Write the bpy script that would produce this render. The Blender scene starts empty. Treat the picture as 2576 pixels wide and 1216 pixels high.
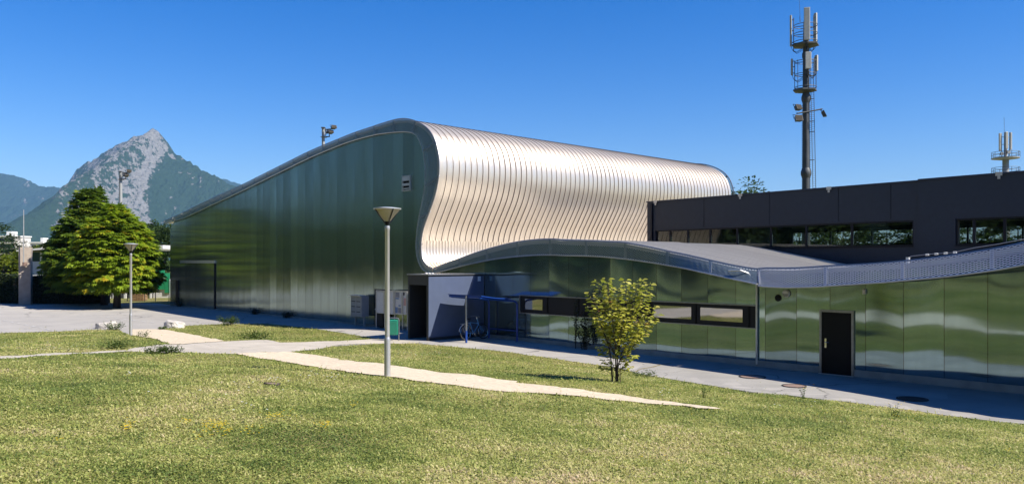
import bpy, bmesh, math, random
import numpy as np
from mathutils import Vector, Matrix
C = bpy.context.scene.collection
R = math.radians
# ------------------------------------------------------------------ camera geometry
EYE = 3.64; F = 2000.0; CX = 1287.5; HY = 655.0     # pixels of a 2575 x 1216 copy of the photograph
SX, SY = .6958, -.7183                              # facade direction (towards the right, nearer)
TX, TY = .7183, .6958                               # into the building
T0 = 25.0                                           # facade plane
def W(s, t, z): return (SX*s+TX*t, SY*s+TY*t, z)
def ST(x, y): return (SX*x+SY*y, TX*x+TY*y)
def fsz(px, py, t):                                 # photo point -> (s, z) on the vertical plane t
    dx = (px-CX)/F; k = t/(TX*dx+TY)
    return (SX*dx*k+SY*k, EYE+(HY-py)/F*k)
def at(px, py, d): return Vector(((px-CX)/F*d, d, EYE+(HY-py)/F*d))
# ------------------------------------------------------------------ numpy noise
_rs = np.random.RandomState(7); _P = _rs.rand(65536)
def vnoise(x, y, seed=0):
    x = np.asarray(x, float); y = np.asarray(y, float)
    xi = np.floor(x).astype(np.int64); yi = np.floor(y).astype(np.int64)
    xf = x-xi; yf = y-yi; u = xf*xf*(3-2*xf); v = yf*yf*(3-2*yf)
    def h(a, b): return _P[((a*7919+b*104729+seed*15731) ^ (a*b*31+seed)) & 65535]
    return (h(xi, yi)*(1-u)+h(xi+1, yi)*u)*(1-v)+(h(xi, yi+1)*(1-u)+h(xi+1, yi+1)*u)*v
def fbm(x, y, oct=4, seed=0, gain=.5):
    r = 0; a = 1; n = 0
    for i in range(oct):
        r = r+a*vnoise(np.asarray(x)*2**i+i*17.3, np.asarray(y)*2**i+i*5.1, seed+i); n += a; a *= gain
    return r/n
def terr(x, y):
    x = np.asarray(x, float); y = np.asarray(y, float)
    s = SX*x+SY*y; t = TX*x+TY*y
    u = np.clip((20.6-t)/20.6, 0, 1); v = np.clip((s+45)/45, 0, 1)
    U = u*(1.3-.3*u); V = 1-(1-v)**2
    far = np.clip(1-(np.hypot(x, y)-60)/100, 0, 1)
    return 2.04*U*V+.11*np.exp(-((s+28.5)/5)**2-((t-22.5)/4.5)**2)+(fbm(x*.35, y*.35, 3, 3)-.5)*.22*np.clip(U*V*4, 0, 1)*far
def gp(px, py, off=0):                              # photo point -> point on the ground
    k = np.arange(2.0, 150, .02); dx = (px-CX)/F; dz = (HY-py)/F
    d = EYE+dz*k-terr(dx*k, k); i = np.argmax(d < 0)
    kk = k[i] if (d < 0).any() else 150.
    return Vector((dx*kk, kk, float(terr(dx*kk, kk))+off))
# ------------------------------------------------------------------ materials
def nodes(m): m.use_nodes = True; return m.node_tree.nodes, m.node_tree.links
MATS = {}
def pmat(name, c1, c2=None, scale=3., rough=.7, metal=0., bump=0., bscale=30., detail=4., spec=.5, stretch=None, trans=0., coord='Object'):
    m = bpy.data.materials.new(name); n, l = nodes(m); b = n['Principled BSDF']
    c2 = c2 or tuple(x*.82 for x in c1)
    tc = n.new('ShaderNodeTexCoord'); mp = n.new('ShaderNodeMapping'); l.new(tc.outputs[coord], mp.inputs[0])
    if stretch: mp.inputs['Scale'].default_value = stretch
    t = n.new('ShaderNodeTexNoise'); t.inputs['Scale'].default_value = scale; t.inputs['Detail'].default_value = detail
    l.new(mp.outputs[0], t.inputs[0])
    r = n.new('ShaderNodeValToRGB'); r.color_ramp.elements[0].position = .35; r.color_ramp.elements[1].position = .65
    r.color_ramp.elements[0].color = (*c2, 1); r.color_ramp.elements[1].color = (*c1, 1)
    l.new(t.outputs['Fac'], r.inputs[0]); l.new(r.outputs[0], b.inputs['Base Color'])
    b.inputs['Roughness'].default_value = rough; b.inputs['Metallic'].default_value = metal
    b.inputs['Specular IOR Level'].default_value = spec
    if trans: b.inputs['Transmission Weight'].default_value = trans
    if bump:
        t2 = n.new('ShaderNodeTexNoise'); t2.inputs['Scale'].default_value = bscale; t2.inputs['Detail'].default_value = 5
        l.new(mp.outputs[0], t2.inputs[0])
        bp = n.new('ShaderNodeBump'); bp.inputs['Strength'].default_value = .6; bp.inputs['Distance'].default_value = bump
        l.new(t2.outputs['Fac'], bp.inputs['Height']); l.new(bp.outputs[0], b.inputs['Normal'])
    MATS[name] = m; return m
def lmat(name, cols, trans=.35, rough=.5):          # leaves: colour by the per-leaf number 'rnd', light through the blade
    m = bpy.data.materials.new(name); n, l = nodes(m); b = n['Principled BSDF']
    a = n.new('ShaderNodeAttribute'); a.attribute_name = 'rnd'
    r = n.new('ShaderNodeValToRGB'); e = r.color_ramp.elements
    while len(e) < len(cols): e.new(.5)
    for i, c in enumerate(cols): e[i].position = i/(len(cols)-1); e[i].color = (*c, 1)
    l.new(a.outputs['Fac'], r.inputs[0]); l.new(r.outputs[0], b.inputs['Base Color'])
    b.inputs['Roughness'].default_value = rough; b.inputs['Specular IOR Level'].default_value = .35
    tr = n.new('ShaderNodeBsdfTranslucent'); l.new(r.outputs[0], tr.inputs[0])
    mx = n.new('ShaderNodeMixShader'); mx.inputs[0].default_value = trans
    l.new(b.outputs[0], mx.inputs[1]); l.new(tr.outputs[0], mx.inputs[2]); l.new(mx.outputs[0], n['Material Output'].inputs[0])
    MATS[name] = m; return m
def math_n(n, l, op, a, b=None, c=None):
    x = n.new('ShaderNodeMath'); x.operation = op
    for i, v in enumerate((a, b, c)):
        if v is None: continue
        if isinstance(v, (int, float)): x.inputs[i].default_value = v
        else: l.new(v, x.inputs[i])
    return x.outputs[0]
# ------------------------------------------------------------------ objects
def mw(o):
    m = o.matrix_basis.copy()
    return mw(o.parent) @ o.matrix_parent_inverse @ m if o.parent else m
def link(o, parent=None):
    C.objects.link(o)
    if parent: o.parent = parent
    return o
def tag(o, label=None, cat=None, group=None, kind=None):
    if label: o['label'] = label
    if cat: o['category'] = cat
    if group: o['group'] = group
    if kind: o['kind'] = kind
    return o
def thing(name, loc, label, cat, group=None, rz=0):
    o = bpy.data.objects.new(name, None); o.empty_display_size = .2
    o.location = loc; o.rotation_euler = (0, 0, rz); link(o)
    return tag(o, label, cat, group)
def copy_tree(o, parent=None):
    c = o.copy(); C.objects.link(c)
    if parent: c.parent = parent
    for ch in list(o.children): copy_tree(ch, c)
    return c
class MB:                                           # collects shapes, links them as ONE mesh object; world (or given) coordinates
    def __init__(s): s.v = []; s.f = []; s.m = []; s.uv = {}
    def add(s, vs, fs, mi=0):
        o = len(s.v); s.v += [tuple(map(float, v)) for v in vs]
        for f in fs: s.f.append(tuple(i+o for i in f)); s.m.append(mi)
        return o
    def hexa(s, p, mi=0):                           # p: 4 bottom, 4 top
        s.add(p, [(3, 2, 1, 0), (4, 5, 6, 7), (0, 1, 5, 4), (1, 2, 6, 5), (2, 3, 7, 6), (3, 0, 4, 7)], mi)
    def box(s, x0, x1, y0, y1, z0, z1, mi=0, fr=None):
        p = [(x0, y0, z0), (x1, y0, z0), (x1, y1, z0), (x0, y1, z0), (x0, y0, z1), (x1, y0, z1), (x1, y1, z1), (x0, y1, z1)]
        if fr: p = [fr(*q) for q in p]
        s.hexa(p, mi)
    def fbox(s, s0, s1, t0, t1, z0, z1, mi=0): s.box(s0, s1, t0, t1, z0, z1, mi, W)
    def tube(s, path, r, n=8, mi=0, cap=True, r2=None):
        P = [Vector(p) for p in path]; N = len(P); rings = []
        up = None
        for i in range(N):
            d = (P[min(i+1, N-1)]-P[max(i-1, 0)]).normalized()
            if up is None: up = Vector((0, 0, 1)) if abs(d.z) < .9 else Vector((1, 0, 0))
            a = d.cross(up).normalized(); b = a.cross(d).normalized(); up = b
            rr = r if r2 is None else r+(r2-r)*i/(N-1)
            if isinstance(r, (list, tuple)): rr = r[i]
            rings.append([P[i]+a*(rr*math.cos(2*math.pi*k/n))+b*(rr*math.sin(2*math.pi*k/n)) for k in range(n)])
        vs = [v for q in rings for v in q]; fs = []
        for i in range(N-1):
            for k in range(n): fs.append((i*n+k, i*n+(k+1) % n, (i+1)*n+(k+1) % n, (i+1)*n+k))
        if cap: fs += [tuple(range(n))[::-1], tuple((N-1)*n+k for k in range(n))]
        s.add(vs, fs, mi)
    def lathe(s, c, prof, n=20, mi=0):              # prof: (r, z) from bottom to top round the vertical axis at c
        vs = []; fs = []
        for r, z in prof:
            for k in range(n): vs.append((c[0]+r*math.cos(2*math.pi*k/n), c[1]+r*math.sin(2*math.pi*k/n), c[2]+z))
        for i in range(len(prof)-1):
            for k in range(n): fs.append((i*n+k, i*n+(k+1) % n, (i+1)*n+(k+1) % n, (i+1)*n+k))
        fs += [tuple(range(n))[::-1], tuple((len(prof)-1)*n+k for k in range(n))]
        s.add(vs, fs, mi)
    def build(s, name, mat, parent=None, smooth=False, label=None, bevel=0):
        me = bpy.data.meshes.new(name); V = s.v
        if parent:
            inv = mw(parent).inverted(); V = [tuple(inv @ Vector(v)) for v in V]
        me.from_pydata(V, [], s.f)
        for m in (mat if isinstance(mat, (list, tuple)) else [mat]): me.materials.append(m)
        me.polygons.foreach_set('material_index', s.m)
        me.update()
        bm = bmesh.new(); bm.from_mesh(me); bmesh.ops.recalc_face_normals(bm, faces=bm.faces); bm.to_mesh(me); bm.free()
        if smooth:
            me.polygons.foreach_set('use_smooth', [True]*len(me.polygons))
            if smooth != 'all': me.set_sharp_from_angle(angle=R(smooth if smooth is not True else 35))
        o = bpy.data.objects.new(name, me); link(o, parent)
        if bevel:
            b = o.modifiers.new('bevel', 'BEVEL'); b.width = bevel; b.segments = 2; b.limit_method = 'ANGLE'
        if label: o['label'] = label
        return o
def fast(name, V, Fc, mat, parent=None, rnd=None, smooth=False):
    V = np.asarray(V, np.float32)
    if parent:
        inv = np.array(mw(parent).inverted(), np.float32); V = V @ inv[:3, :3].T+inv[:3, 3]
    Fc = np.asarray(Fc, np.int32); k = Fc.shape[1]
    me = bpy.data.meshes.new(name); me.vertices.add(len(V)); me.vertices.foreach_set('co', V.ravel())
    me.loops.add(Fc.size); me.loops.foreach_set('vertex_index', Fc.ravel())
    me.polygons.add(len(Fc)); me.polygons.foreach_set('loop_start', np.arange(0, Fc.size, k, dtype=np.int32))
    me.update(calc_edges=True); me.materials.append(mat)
    if rnd is not None:
        a = me.attributes.new('rnd', 'FLOAT', 'FACE' if len(rnd) == len(Fc) else 'POINT')
        a.data.foreach_set('value', np.asarray(rnd, np.float32))
    if smooth: me.polygons.foreach_set('use_smooth', [True]*len(Fc))
    me.validate(); o = bpy.data.objects.new(name, me); return link(o, parent)
def resample(P, n):
    P = np.array(P, float); d = np.r_[0, np.cumsum(np.linalg.norm(np.diff(P, axis=0), axis=1))]
    q = np.linspace(0, d[-1], n); return np.stack([np.interp(q, d, P[:, i]) for i in range(P.shape[1])], 1)
def spline(P, m=6):
    P = np.array(P, float); P = np.vstack([2*P[0]-P[1], P, 2*P[-1]-P[-2]]); out = []
    for i in range(1, len(P)-2):
        for j in range(m):
            t = j/m; a, b, c, d = P[i-1:i+3]
            out.append(.5*(2*b+(c-a)*t+(2*a-5*b+4*c-d)*t*t+(3*b-a-3*c+d)*t**3))
    out.append(P[-2]); return np.array(out)
def inpoly(x, y, poly):
    r = np.zeros(np.shape(x), bool); n = len(poly)
    for i in range(n):
        x0, y0 = poly[i][:2]; x1, y1 = poly[(i+1) % n][:2]
        if y0 == y1: continue
        r ^= ((y0 > y) != (y1 > y)) & (x < (x1-x0)*(y-y0)/(y1-y0)+x0)
    return r
def drape(name, poly, mat, off, cell=.6, parent=None):   # a sheet laid over the terrain
    bm = bmesh.new(); vs = [bm.verts.new((p[0], p[1], 0)) for p in poly]; bm.faces.new(vs)
    xs = [p[0] for p in poly]; ys = [p[1] for p in poly]
    for ax, (lo, hi) in enumerate(((min(xs), max(xs)), (min(ys), max(ys)))):
        k = math.ceil(lo/cell)*cell
        while k < hi:
            co = (k, 0, 0) if ax == 0 else (0, k, 0); no = (1, 0, 0) if ax == 0 else (0, 1, 0)
            bmesh.ops.bisect_plane(bm, geom=bm.verts[:]+bm.edges[:]+bm.faces[:], plane_co=co, plane_no=no)
            k += cell
    bmesh.ops.triangulate(bm, faces=bm.faces[:])
    P = np.array([v.co[:] for v in bm.verts]); z = terr(P[:, 0], P[:, 1])+off
    for v, h in zip(bm.verts, z): v.co.z = h
    bmesh.ops.recalc_face_normals(bm, faces=bm.faces)
    if sum(f.normal.z for f in bm.faces) < 0: bmesh.ops.reverse_faces(bm, faces=bm.faces)
    me = bpy.data.meshes.new(name); bm.to_mesh(me); bm.free(); me.materials.append(mat)
    me.polygons.foreach_set('use_smooth', [True]*len(me.polygons))
    return link(bpy.data.objects.new(name, me), parent)
def leafset(P, D, U, L, Wd, fold=.15):              # diamond leaves: base P, direction D, up U
    P = np.asarray(P); D = D/np.linalg.norm(D, axis=1)[:, None]; S = np.cross(D, U); S /= np.linalg.norm(S, axis=1)[:, None]+1e-9
    N = np.cross(S, D); L = np.broadcast_to(L, (len(P),))[:, None]; Wd = np.broadcast_to(Wd, (len(P),))[:, None]
    mid = P+D*L*.45
    V = np.stack([P, mid+S*Wd/2+N*L*fold, P+D*L-N*L*.12, mid-S*Wd/2+N*L*fold], 1).reshape(-1, 3)
    return V, np.arange(len(P)*4).reshape(-1, 4)
SUN, SKY, EXPO, HAZE = 4.7, .086, 0.88, 6.5e-5
SKY_AIR, SKY_DUST, SKY_OZ = 1.0, .2, 3.0
SAT = 1.5
# ================================================================== materials
pmat('asphalt', (.41, .385, .35), (.35, .33, .305), .6, .9, bump=.01, bscale=60)
pmat('pavement', (.33, .315, .29), (.275, .262, .242), .9, .9, bump=.01, bscale=60)
pmat('dry_moss', (.26, .20, .09), (.18, .15, .06), 12, .95)
pmat('path_asphalt', (.52, .465, .385), (.44, .395, .325), 1.2, .9, bump=.008, bscale=60)
pmat('gravel', (.67, .56, .405), (.50, .415, .30), 9, .95, bump=.02, bscale=45, detail=9)
pmat('concrete', (.36, .34, .31), (.27, .255, .235), 2, .85, bump=.004, bscale=30)
pmat('charcoal', (.014, .024, .044), (.012, .0205, .038), 6, .55)
pmat('porch_cladding', (.09, .115, .185), (.083, .106, .17), 3, .42)
pmat('porch_dark', (.028, .027, .029), (.022, .022, .024), 5, .5)
pmat('black', (.006, .006, .007), None, 5, .5, spec=.2)
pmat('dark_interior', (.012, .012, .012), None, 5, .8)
pmat('cap_blue', (.028, .038, .075), None, 5, .4)
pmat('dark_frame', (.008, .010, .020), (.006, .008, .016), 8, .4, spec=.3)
pmat('galv', (.34, .35, .37), (.28, .29, .31), 9, .42, .85)
pmat('alu_pole', (.55, .55, .56), (.48, .48, .485), 14, .36, .55, stretch=(6, 6, .4))
pmat('light_alu', (.66, .66, .65), (.58, .58, .58), 6, .4, .6)
pmat('grey_paint', (.33, .34, .34), (.29, .30, .30), 5, .5)
pmat('white_paint', (.74, .74, .72), (.68, .68, .66), 4, .45)
pmat('blue_paint', (.012, .062, .31), (.01, .05, .26), 8, .35)
pmat('frame_blue', (.10, .32, .62), None, 8, .3)
pmat('green_paint', (.02, .22, .14), (.018, .19, .12), 6, .4)
pmat('green_panel', (.015, .30, .13), (.012, .25, .11), 3, .5)
pmat('dark_green', (.010, .055, .030), (.008, .042, .024), 3, .6)
pmat('rubber', (.015, .015, .015), None, 8, .7)
pmat('chrome', (.7, .7, .7), None, 8, .2, 1.)
pmat('antenna_white', (.52, .52, .48), (.44, .44, .41), 5, .5)
pmat('mast_grey', (.11, .115, .12), (.08, .085, .09), 5, .55, .3, stretch=(1, 1, .3))
pmat('seam_rubber', (.20, .14, .105), (.16, .11, .085), 6, .6)
pmat('stone', (.62, .58, .53), (.42, .39, .36), 3.5, .9, bump=.05, bscale=6)
pmat('wood', (.42, .27, .14), (.30, .18, .09), 4, .75, stretch=(1, 6, 6))
pmat('bark', (.075, .055, .042), (.045, .034, .027), 9, .9, bump=.02, bscale=20, stretch=(1, 1, .25))
pmat('rust_iron', (.27, .18, .15), (.20, .14, .115), 6, .8, bump=.004, bscale=60)
pmat('dark_iron', (.028, .026, .025), None, 6, .7, bump=.004, bscale=60)
pmat('paper_white', (.66, .65, .66), (.60, .60, .62), 8, .5)
pmat('paper_blue', (.16, .26, .50), None, 8, .5)
pmat('paper_grey', (.28, .28, .32), None, 8, .5)
pmat('paper_red', (.50, .12, .09), (.62, .52, .50), 60, .5)
pmat('road_paint', (.62, .61, .58), (.42, .41, .39), 9, .7)
pmat('apartment', (.66, .63, .58), (.60, .57, .53), .2, .7)
pmat('pebble_render', (.42, .36, .30), (.33, .28, .24), 2.5, .9, bump=.01, bscale=25)
pmat('shade_wall', (.60, .62, .70), (.54, .56, .64), .5, .7)
pmat('dark_soil', (.05, .04, .03), None, 5, .95)
pmat('lamp_glass', (.62, .56, .44), (.56, .50, .40), 4, .25, trans=.35)
pmat('flood_glass', (.07, .06, .05), None, 5, .9, spec=.1)
pmat('floor_grey', (.2, .2, .2), None, 4, .7)
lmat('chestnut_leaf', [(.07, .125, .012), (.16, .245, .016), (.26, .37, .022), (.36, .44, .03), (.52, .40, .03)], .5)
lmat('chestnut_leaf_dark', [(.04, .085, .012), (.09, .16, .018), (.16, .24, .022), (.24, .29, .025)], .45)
lmat('dark_leaf', [(.012, .028, .007), (.03, .06, .012), (.05, .09, .016)], .3)
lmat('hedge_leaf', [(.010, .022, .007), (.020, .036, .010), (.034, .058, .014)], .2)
lmat('poplar_leaf', [(.03, .06, .015), (.055, .10, .025), (.085, .13, .04)], .3)
lmat('lime_leaf', [(.06, .10, .012), (.13, .18, .015), (.22, .24, .02)], .4)
lmat('sapling_leaf', [(.16, .20, .022), (.34, .37, .045), (.52, .51, .08), (.60, .56, .16), (.44, .20, .07)], .5, .4)
lmat('weed_leaf', [(.035, .07, .012), (.07, .12, .02), (.12, .16, .03)], .3)
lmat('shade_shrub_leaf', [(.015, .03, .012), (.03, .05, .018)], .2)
lmat('grass_blade', [(.12, .175, .04), (.27, .33, .078), (.45, .46, .14), (.60, .55, .25), (.66, .52, .35)], .45, .55)
lmat('petal_yellow', [(.75, .52, .01), (.8, .6, .02)], .2)
lmat('petal_white', [(.7, .7, .68), (.8, .8, .78)], .2)
# pane of dark reflecting glass
def glassmat(name, tint, mix, rough=.02):
    m = bpy.data.materials.new(name); n, l = nodes(m)
    n.remove(n['Principled BSDF']); g = n.new('ShaderNodeBsdfGlossy'); g.inputs['Roughness'].default_value = rough
    g.inputs[0].default_value = (.8, .82, .85, 1)
    t = n.new('ShaderNodeBsdfTransparent'); t.inputs[0].default_value = (*tint, 1)
    w = n.new('ShaderNodeLayerWeight'); w.inputs[0].default_value = .25
    f = math_n(n, l, 'MULTIPLY_ADD', w.outputs['Fresnel'], .8, mix)
    x = n.new('ShaderNodeMixShader'); l.new(f, x.inputs[0]); l.new(t.outputs[0], x.inputs[1]); l.new(g.outputs[0], x.inputs[2])
    l.new(x.outputs[0], n['Material Output'].inputs[0]); MATS[name] = m; return m
glassmat('glass', (.62, .66, .62), .06)
glassmat('film_glass', (.12, .13, .12), .42, .04)
# facade cladding: metal panels that each bulge a little, so every panel bends what it mirrors
def cladding(name, width, base, rough, wob, wave):
    m = bpy.data.materials.new(name); n, l = nodes(m); b = n['Principled BSDF']
    g = n.new('ShaderNodeNewGeometry')
    d = n.new('ShaderNodeVectorMath'); d.operation = 'DOT_PRODUCT'; d.inputs[1].default_value = (SX, SY, 0); l.new(g.outputs['Position'], d.inputs[0])
    sp = n.new('ShaderNodeSeparateXYZ'); l.new(g.outputs['Position'], sp.inputs[0])
    u = math_n(n, l, 'DIVIDE', d.outputs['Value'], width); k = math_n(n, l, 'FLOOR', u); f = math_n(n, l, 'FRACT', u)
    wn = n.new('ShaderNodeTexWhiteNoise'); wn.noise_dimensions = '1D'; l.new(k, wn.inputs['W'])
    c = n.new('ShaderNodeCombineXYZ'); l.new(math_n(n, l, 'MULTIPLY', u, .55), c.inputs[0])
    l.new(math_n(n, l, 'MULTIPLY', sp.outputs[2], .42), c.inputs[1]); l.new(math_n(n, l, 'MULTIPLY', wn.outputs[0], .9), c.inputs[2])
    t = n.new('ShaderNodeTexNoise'); t.inputs['Scale'].default_value = 1.; t.inputs['Detail'].default_value = 1.; t.inputs['Roughness'].default_value = .3; l.new(c.outputs[0], t.inputs[0])
    pil = math_n(n, l, 'POWER', math_n(n, l, 'ABSOLUTE', math_n(n, l, 'MULTIPLY_ADD', f, 2., -1.)), 2.)
    # the bulge swells and fades along the height of the sheet
    sw = math_n(n, l, 'SINE', math_n(n, l, 'MULTIPLY_ADD', sp.outputs[2], 1.7, math_n(n, l, 'MULTIPLY', wn.outputs[0], 1.2)))
    h = math_n(n, l, 'MULTIPLY_ADD', t.outputs['Fac'], wob, math_n(n, l, 'MULTIPLY', pil, math_n(n, l, 'MULTIPLY_ADD', sw, .0050, .0040)))
    h = math_n(n, l, 'ADD', h, math_n(n, l, 'MULTIPLY', sp.outputs[2], math_n(n, l, 'MULTIPLY_ADD', wn.outputs[0], .010, -.005)))
    wv = math_n(n, l, 'SINE', math_n(n, l, 'ADD', math_n(n, l, 'MULTIPLY', u, 2.7), math_n(n, l, 'MULTIPLY', wn.outputs[0], 1.3)))
    h = math_n(n, l, 'ADD', h, math_n(n, l, 'MULTIPLY', sp.outputs[2], math_n(n, l, 'MULTIPLY', wv, wave)))
    bp = n.new('ShaderNodeBump'); bp.inputs['Strength'].default_value = 1; bp.inputs['Distance'].default_value = .5
    l.new(h, bp.inputs['Height']); l.new(bp.outputs[0], b.inputs['Normal'])
    # seams and a breath of weathering
    e = math_n(n, l, 'LESS_THAN', f, .018/width)
    st = n.new('ShaderNodeTexNoise'); st.inputs['Scale'].default_value = 1.; st.inputs['Detail'].default_value = 5
    c2 = n.new('ShaderNodeCombineXYZ'); l.new(math_n(n, l, 'MULTIPLY', d.outputs['Value'], 5.), c2.inputs[0]); l.new(math_n(n, l, 'MULTIPLY', sp.outputs[2], .35), c2.inputs[1]); l.new(st.inputs[0], c2.outputs[0]) if False else l.new(c2.outputs[0], st.inputs[0])
    mx = n.new('ShaderNodeMix'); mx.data_type = 'RGBA'; mx.inputs[6].default_value = (*base, 1); mx.inputs[7].default_value = (*[x*.8 for x in base], 1)
    l.new(st.outputs['Fac'], mx.inputs[0])
    m2 = n.new('ShaderNodeMix'); m2.data_type = 'RGBA'; l.new(e, m2.inputs[0]); l.new(mx.outputs[2], m2.inputs[6]); m2.inputs[7].default_value = (.10, .11, .11, 1)
    m3 = n.new('ShaderNodeMix'); m3.data_type = 'RGBA'; m3.blend_type = 'MULTIPLY'; m3.inputs[0].default_value = 1; l.new(m2.outputs[2], m3.inputs[6]); v3 = math_n(n, l, 'MULTIPLY_ADD', wn.outputs[0], .34, .80); c3 = n.new('ShaderNodeCombineXYZ'); [l.new(v3, c3.inputs[i]) for i in range(3)]; l.new(c3.outputs[0], m3.inputs[7]); l.new(m3.outputs[2], b.inputs['Base Color']); b.inputs['Metallic'].default_value = .86
    l.new(math_n(n, l, 'MULTIPLY_ADD', st.outputs['Fac'], .06, rough-.03), b.inputs['Roughness'])
    # vertically brushed sheet: mirrors smear sideways, not up and down
    tg = n.new('ShaderNodeCombineXYZ'); tg.inputs[0].default_value = SX; tg.inputs[1].default_value = SY; l.new(tg.outputs[0], b.inputs['Tangent']); b.inputs['Anisotropic'].default_value = 1
    MATS[name] = m; return m
cladding('gable_cladding', .92, (.335, .42, .385), .17, .034, .0006)
cladding('wall_cladding', 1.12, (.26, .372, .405), .085, .012, .0075)
# roof sheets: champagne aluminium with fine ribs across the depth
def roofmetal(name, base, rough, amp, met=.76):
    m = bpy.data.materials.new(name); n, l = nodes(m); b = n['Principled BSDF']
    g = n.new('ShaderNodeNewGeometry')
    d = n.new('ShaderNodeVectorMath'); d.operation = 'DOT_PRODUCT'; d.inputs[1].default_value = (TX, TY, 0); l.new(g.outputs['Position'], d.inputs[0])
    h = math_n(n, l, 'SINE', math_n(n, l, 'MULTIPLY', d.outputs['Value'], 2*math.pi/.1))
    bp = n.new('ShaderNodeBump'); bp.inputs['Distance'].default_value = amp; bp.inputs['Strength'].default_value = 1; l.new(h, bp.inputs['Height']); l.new(bp.outputs[0], b.inputs['Normal'])
    wn = n.new('ShaderNodeTexWhiteNoise'); wn.noise_dimensions = '1D'; l.new(math_n(n, l, 'FLOOR', math_n(n, l, 'DIVIDE', d.outputs['Value'], .4)), wn.inputs['W'])
    mx = n.new('ShaderNodeMix'); mx.data_type = 'RGBA'; mx.inputs[6].default_value = (*base, 1); mx.inputs[7].default_value = (*[x*.9 for x in base], 1); l.new(wn.outputs[0], mx.inputs[0])
    l.new(mx.outputs[2], b.inputs['Base Color']); b.inputs['Metallic'].default_value = met
    l.new(math_n(n, l, 'MULTIPLY_ADD', wn.outputs[0], .06, rough), b.inputs['Roughness'])
    MATS[name] = m; return m
roofmetal('roof_alu', (.84, .735, .605), .37, .0025)
roofmetal('roof_dull', (.64, .615, .58), .5, .002, .35)
# expanded metal: diamond openings cut by transparency, in metres along and across the band
def meshmat(name, a, bb, w, base):
    m = bpy.data.materials.new(name); n, l = nodes(m); b = n['Principled BSDF']
    uv = n.new('ShaderNodeUVMap'); sp = n.new('ShaderNodeSeparateXYZ'); l.new(uv.outputs[0], sp.inputs[0])
    def tri(o, p): return math_n(n, l, 'ABSOLUTE', math_n(n, l, 'MULTIPLY_ADD', math_n(n, l, 'FRACT', math_n(n, l, 'DIVIDE', o, p)), 2., -1.))
    q = math_n(n, l, 'ADD', tri(sp.outputs[0], a), tri(sp.outputs[1], bb))
    k = math_n(n, l, 'LESS_THAN', math_n(n, l, 'ABSOLUTE', math_n(n, l, 'SUBTRACT', q, 1.)), w)
    b.inputs['Base Color'].default_value = (*base, 1); b.inputs['Metallic'].default_value = .6; b.inputs['Roughness'].default_value = .42
    t = n.new('ShaderNodeBsdfTransparent'); x = n.new('ShaderNodeMixShader'); l.new(k, x.inputs[0]); l.new(t.outputs[0], x.inputs[1]); l.new(b.outputs[0], x.inputs[2])
    l.new(x.outputs[0], n['Material Output'].inputs[0]); MATS[name] = m; return m
meshmat('expanded_metal', .12, .07, .30, (.30, .38, .42))
meshmat('canopy_mesh', .16, .095, .27, (.64, .65, .67))
# ground: short dry-and-green lawn soil
def groundmat():
    m = bpy.data.materials.new('lawn_ground'); n, l = nodes(m); b = n['Principled BSDF']
    tc = n.new('ShaderNodeNewGeometry')
    def nz(sc, det): t = n.new('ShaderNodeTexNoise'); t.inputs['Scale'].default_value = sc; t.inputs['Detail'].default_value = det; l.new(tc.outputs['Position'], t.inputs[0]); return t.outputs['Fac']
    r = n.new('ShaderNodeValToRGB'); l.new(nz(.35, 6), r.inputs[0]); e = r.color_ramp.elements
    e[0].position = .35; e[0].color = (.19, .215, .058, 1); e[1].position = .68; e[1].color = (.32, .27, .125, 1)
    r2 = n.new('ShaderNodeValToRGB'); l.new(nz(28, 6), r2.inputs[0]); e = r2.color_ramp.elements
    e[0].position = .38; e[0].color = (.45, .45, .4, 1); e[1].position = .62; e[1].color = (1.25, 1.2, 1.1, 1)
    mx = n.new('ShaderNodeMix'); mx.data_type = 'RGBA'; mx.blend_type = 'MULTIPLY'; mx.inputs[0].default_value = 1; l.new(r.outputs[0], mx.inputs[6]); l.new(r2.outputs[0], mx.inputs[7])
    l.new(mx.outputs[2], b.inputs['Base Color']); b.inputs['Roughness'].default_value = .95; b.inputs['Specular IOR Level'].default_value = .2
    bp = n.new('ShaderNodeBump'); bp.inputs['Distance'].default_value = .06; l.new(nz(22, 6), bp.inputs['Height']); l.new(bp.outputs[0], b.inputs['Normal'])
    MATS['lawn_ground'] = m
groundmat()
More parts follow.
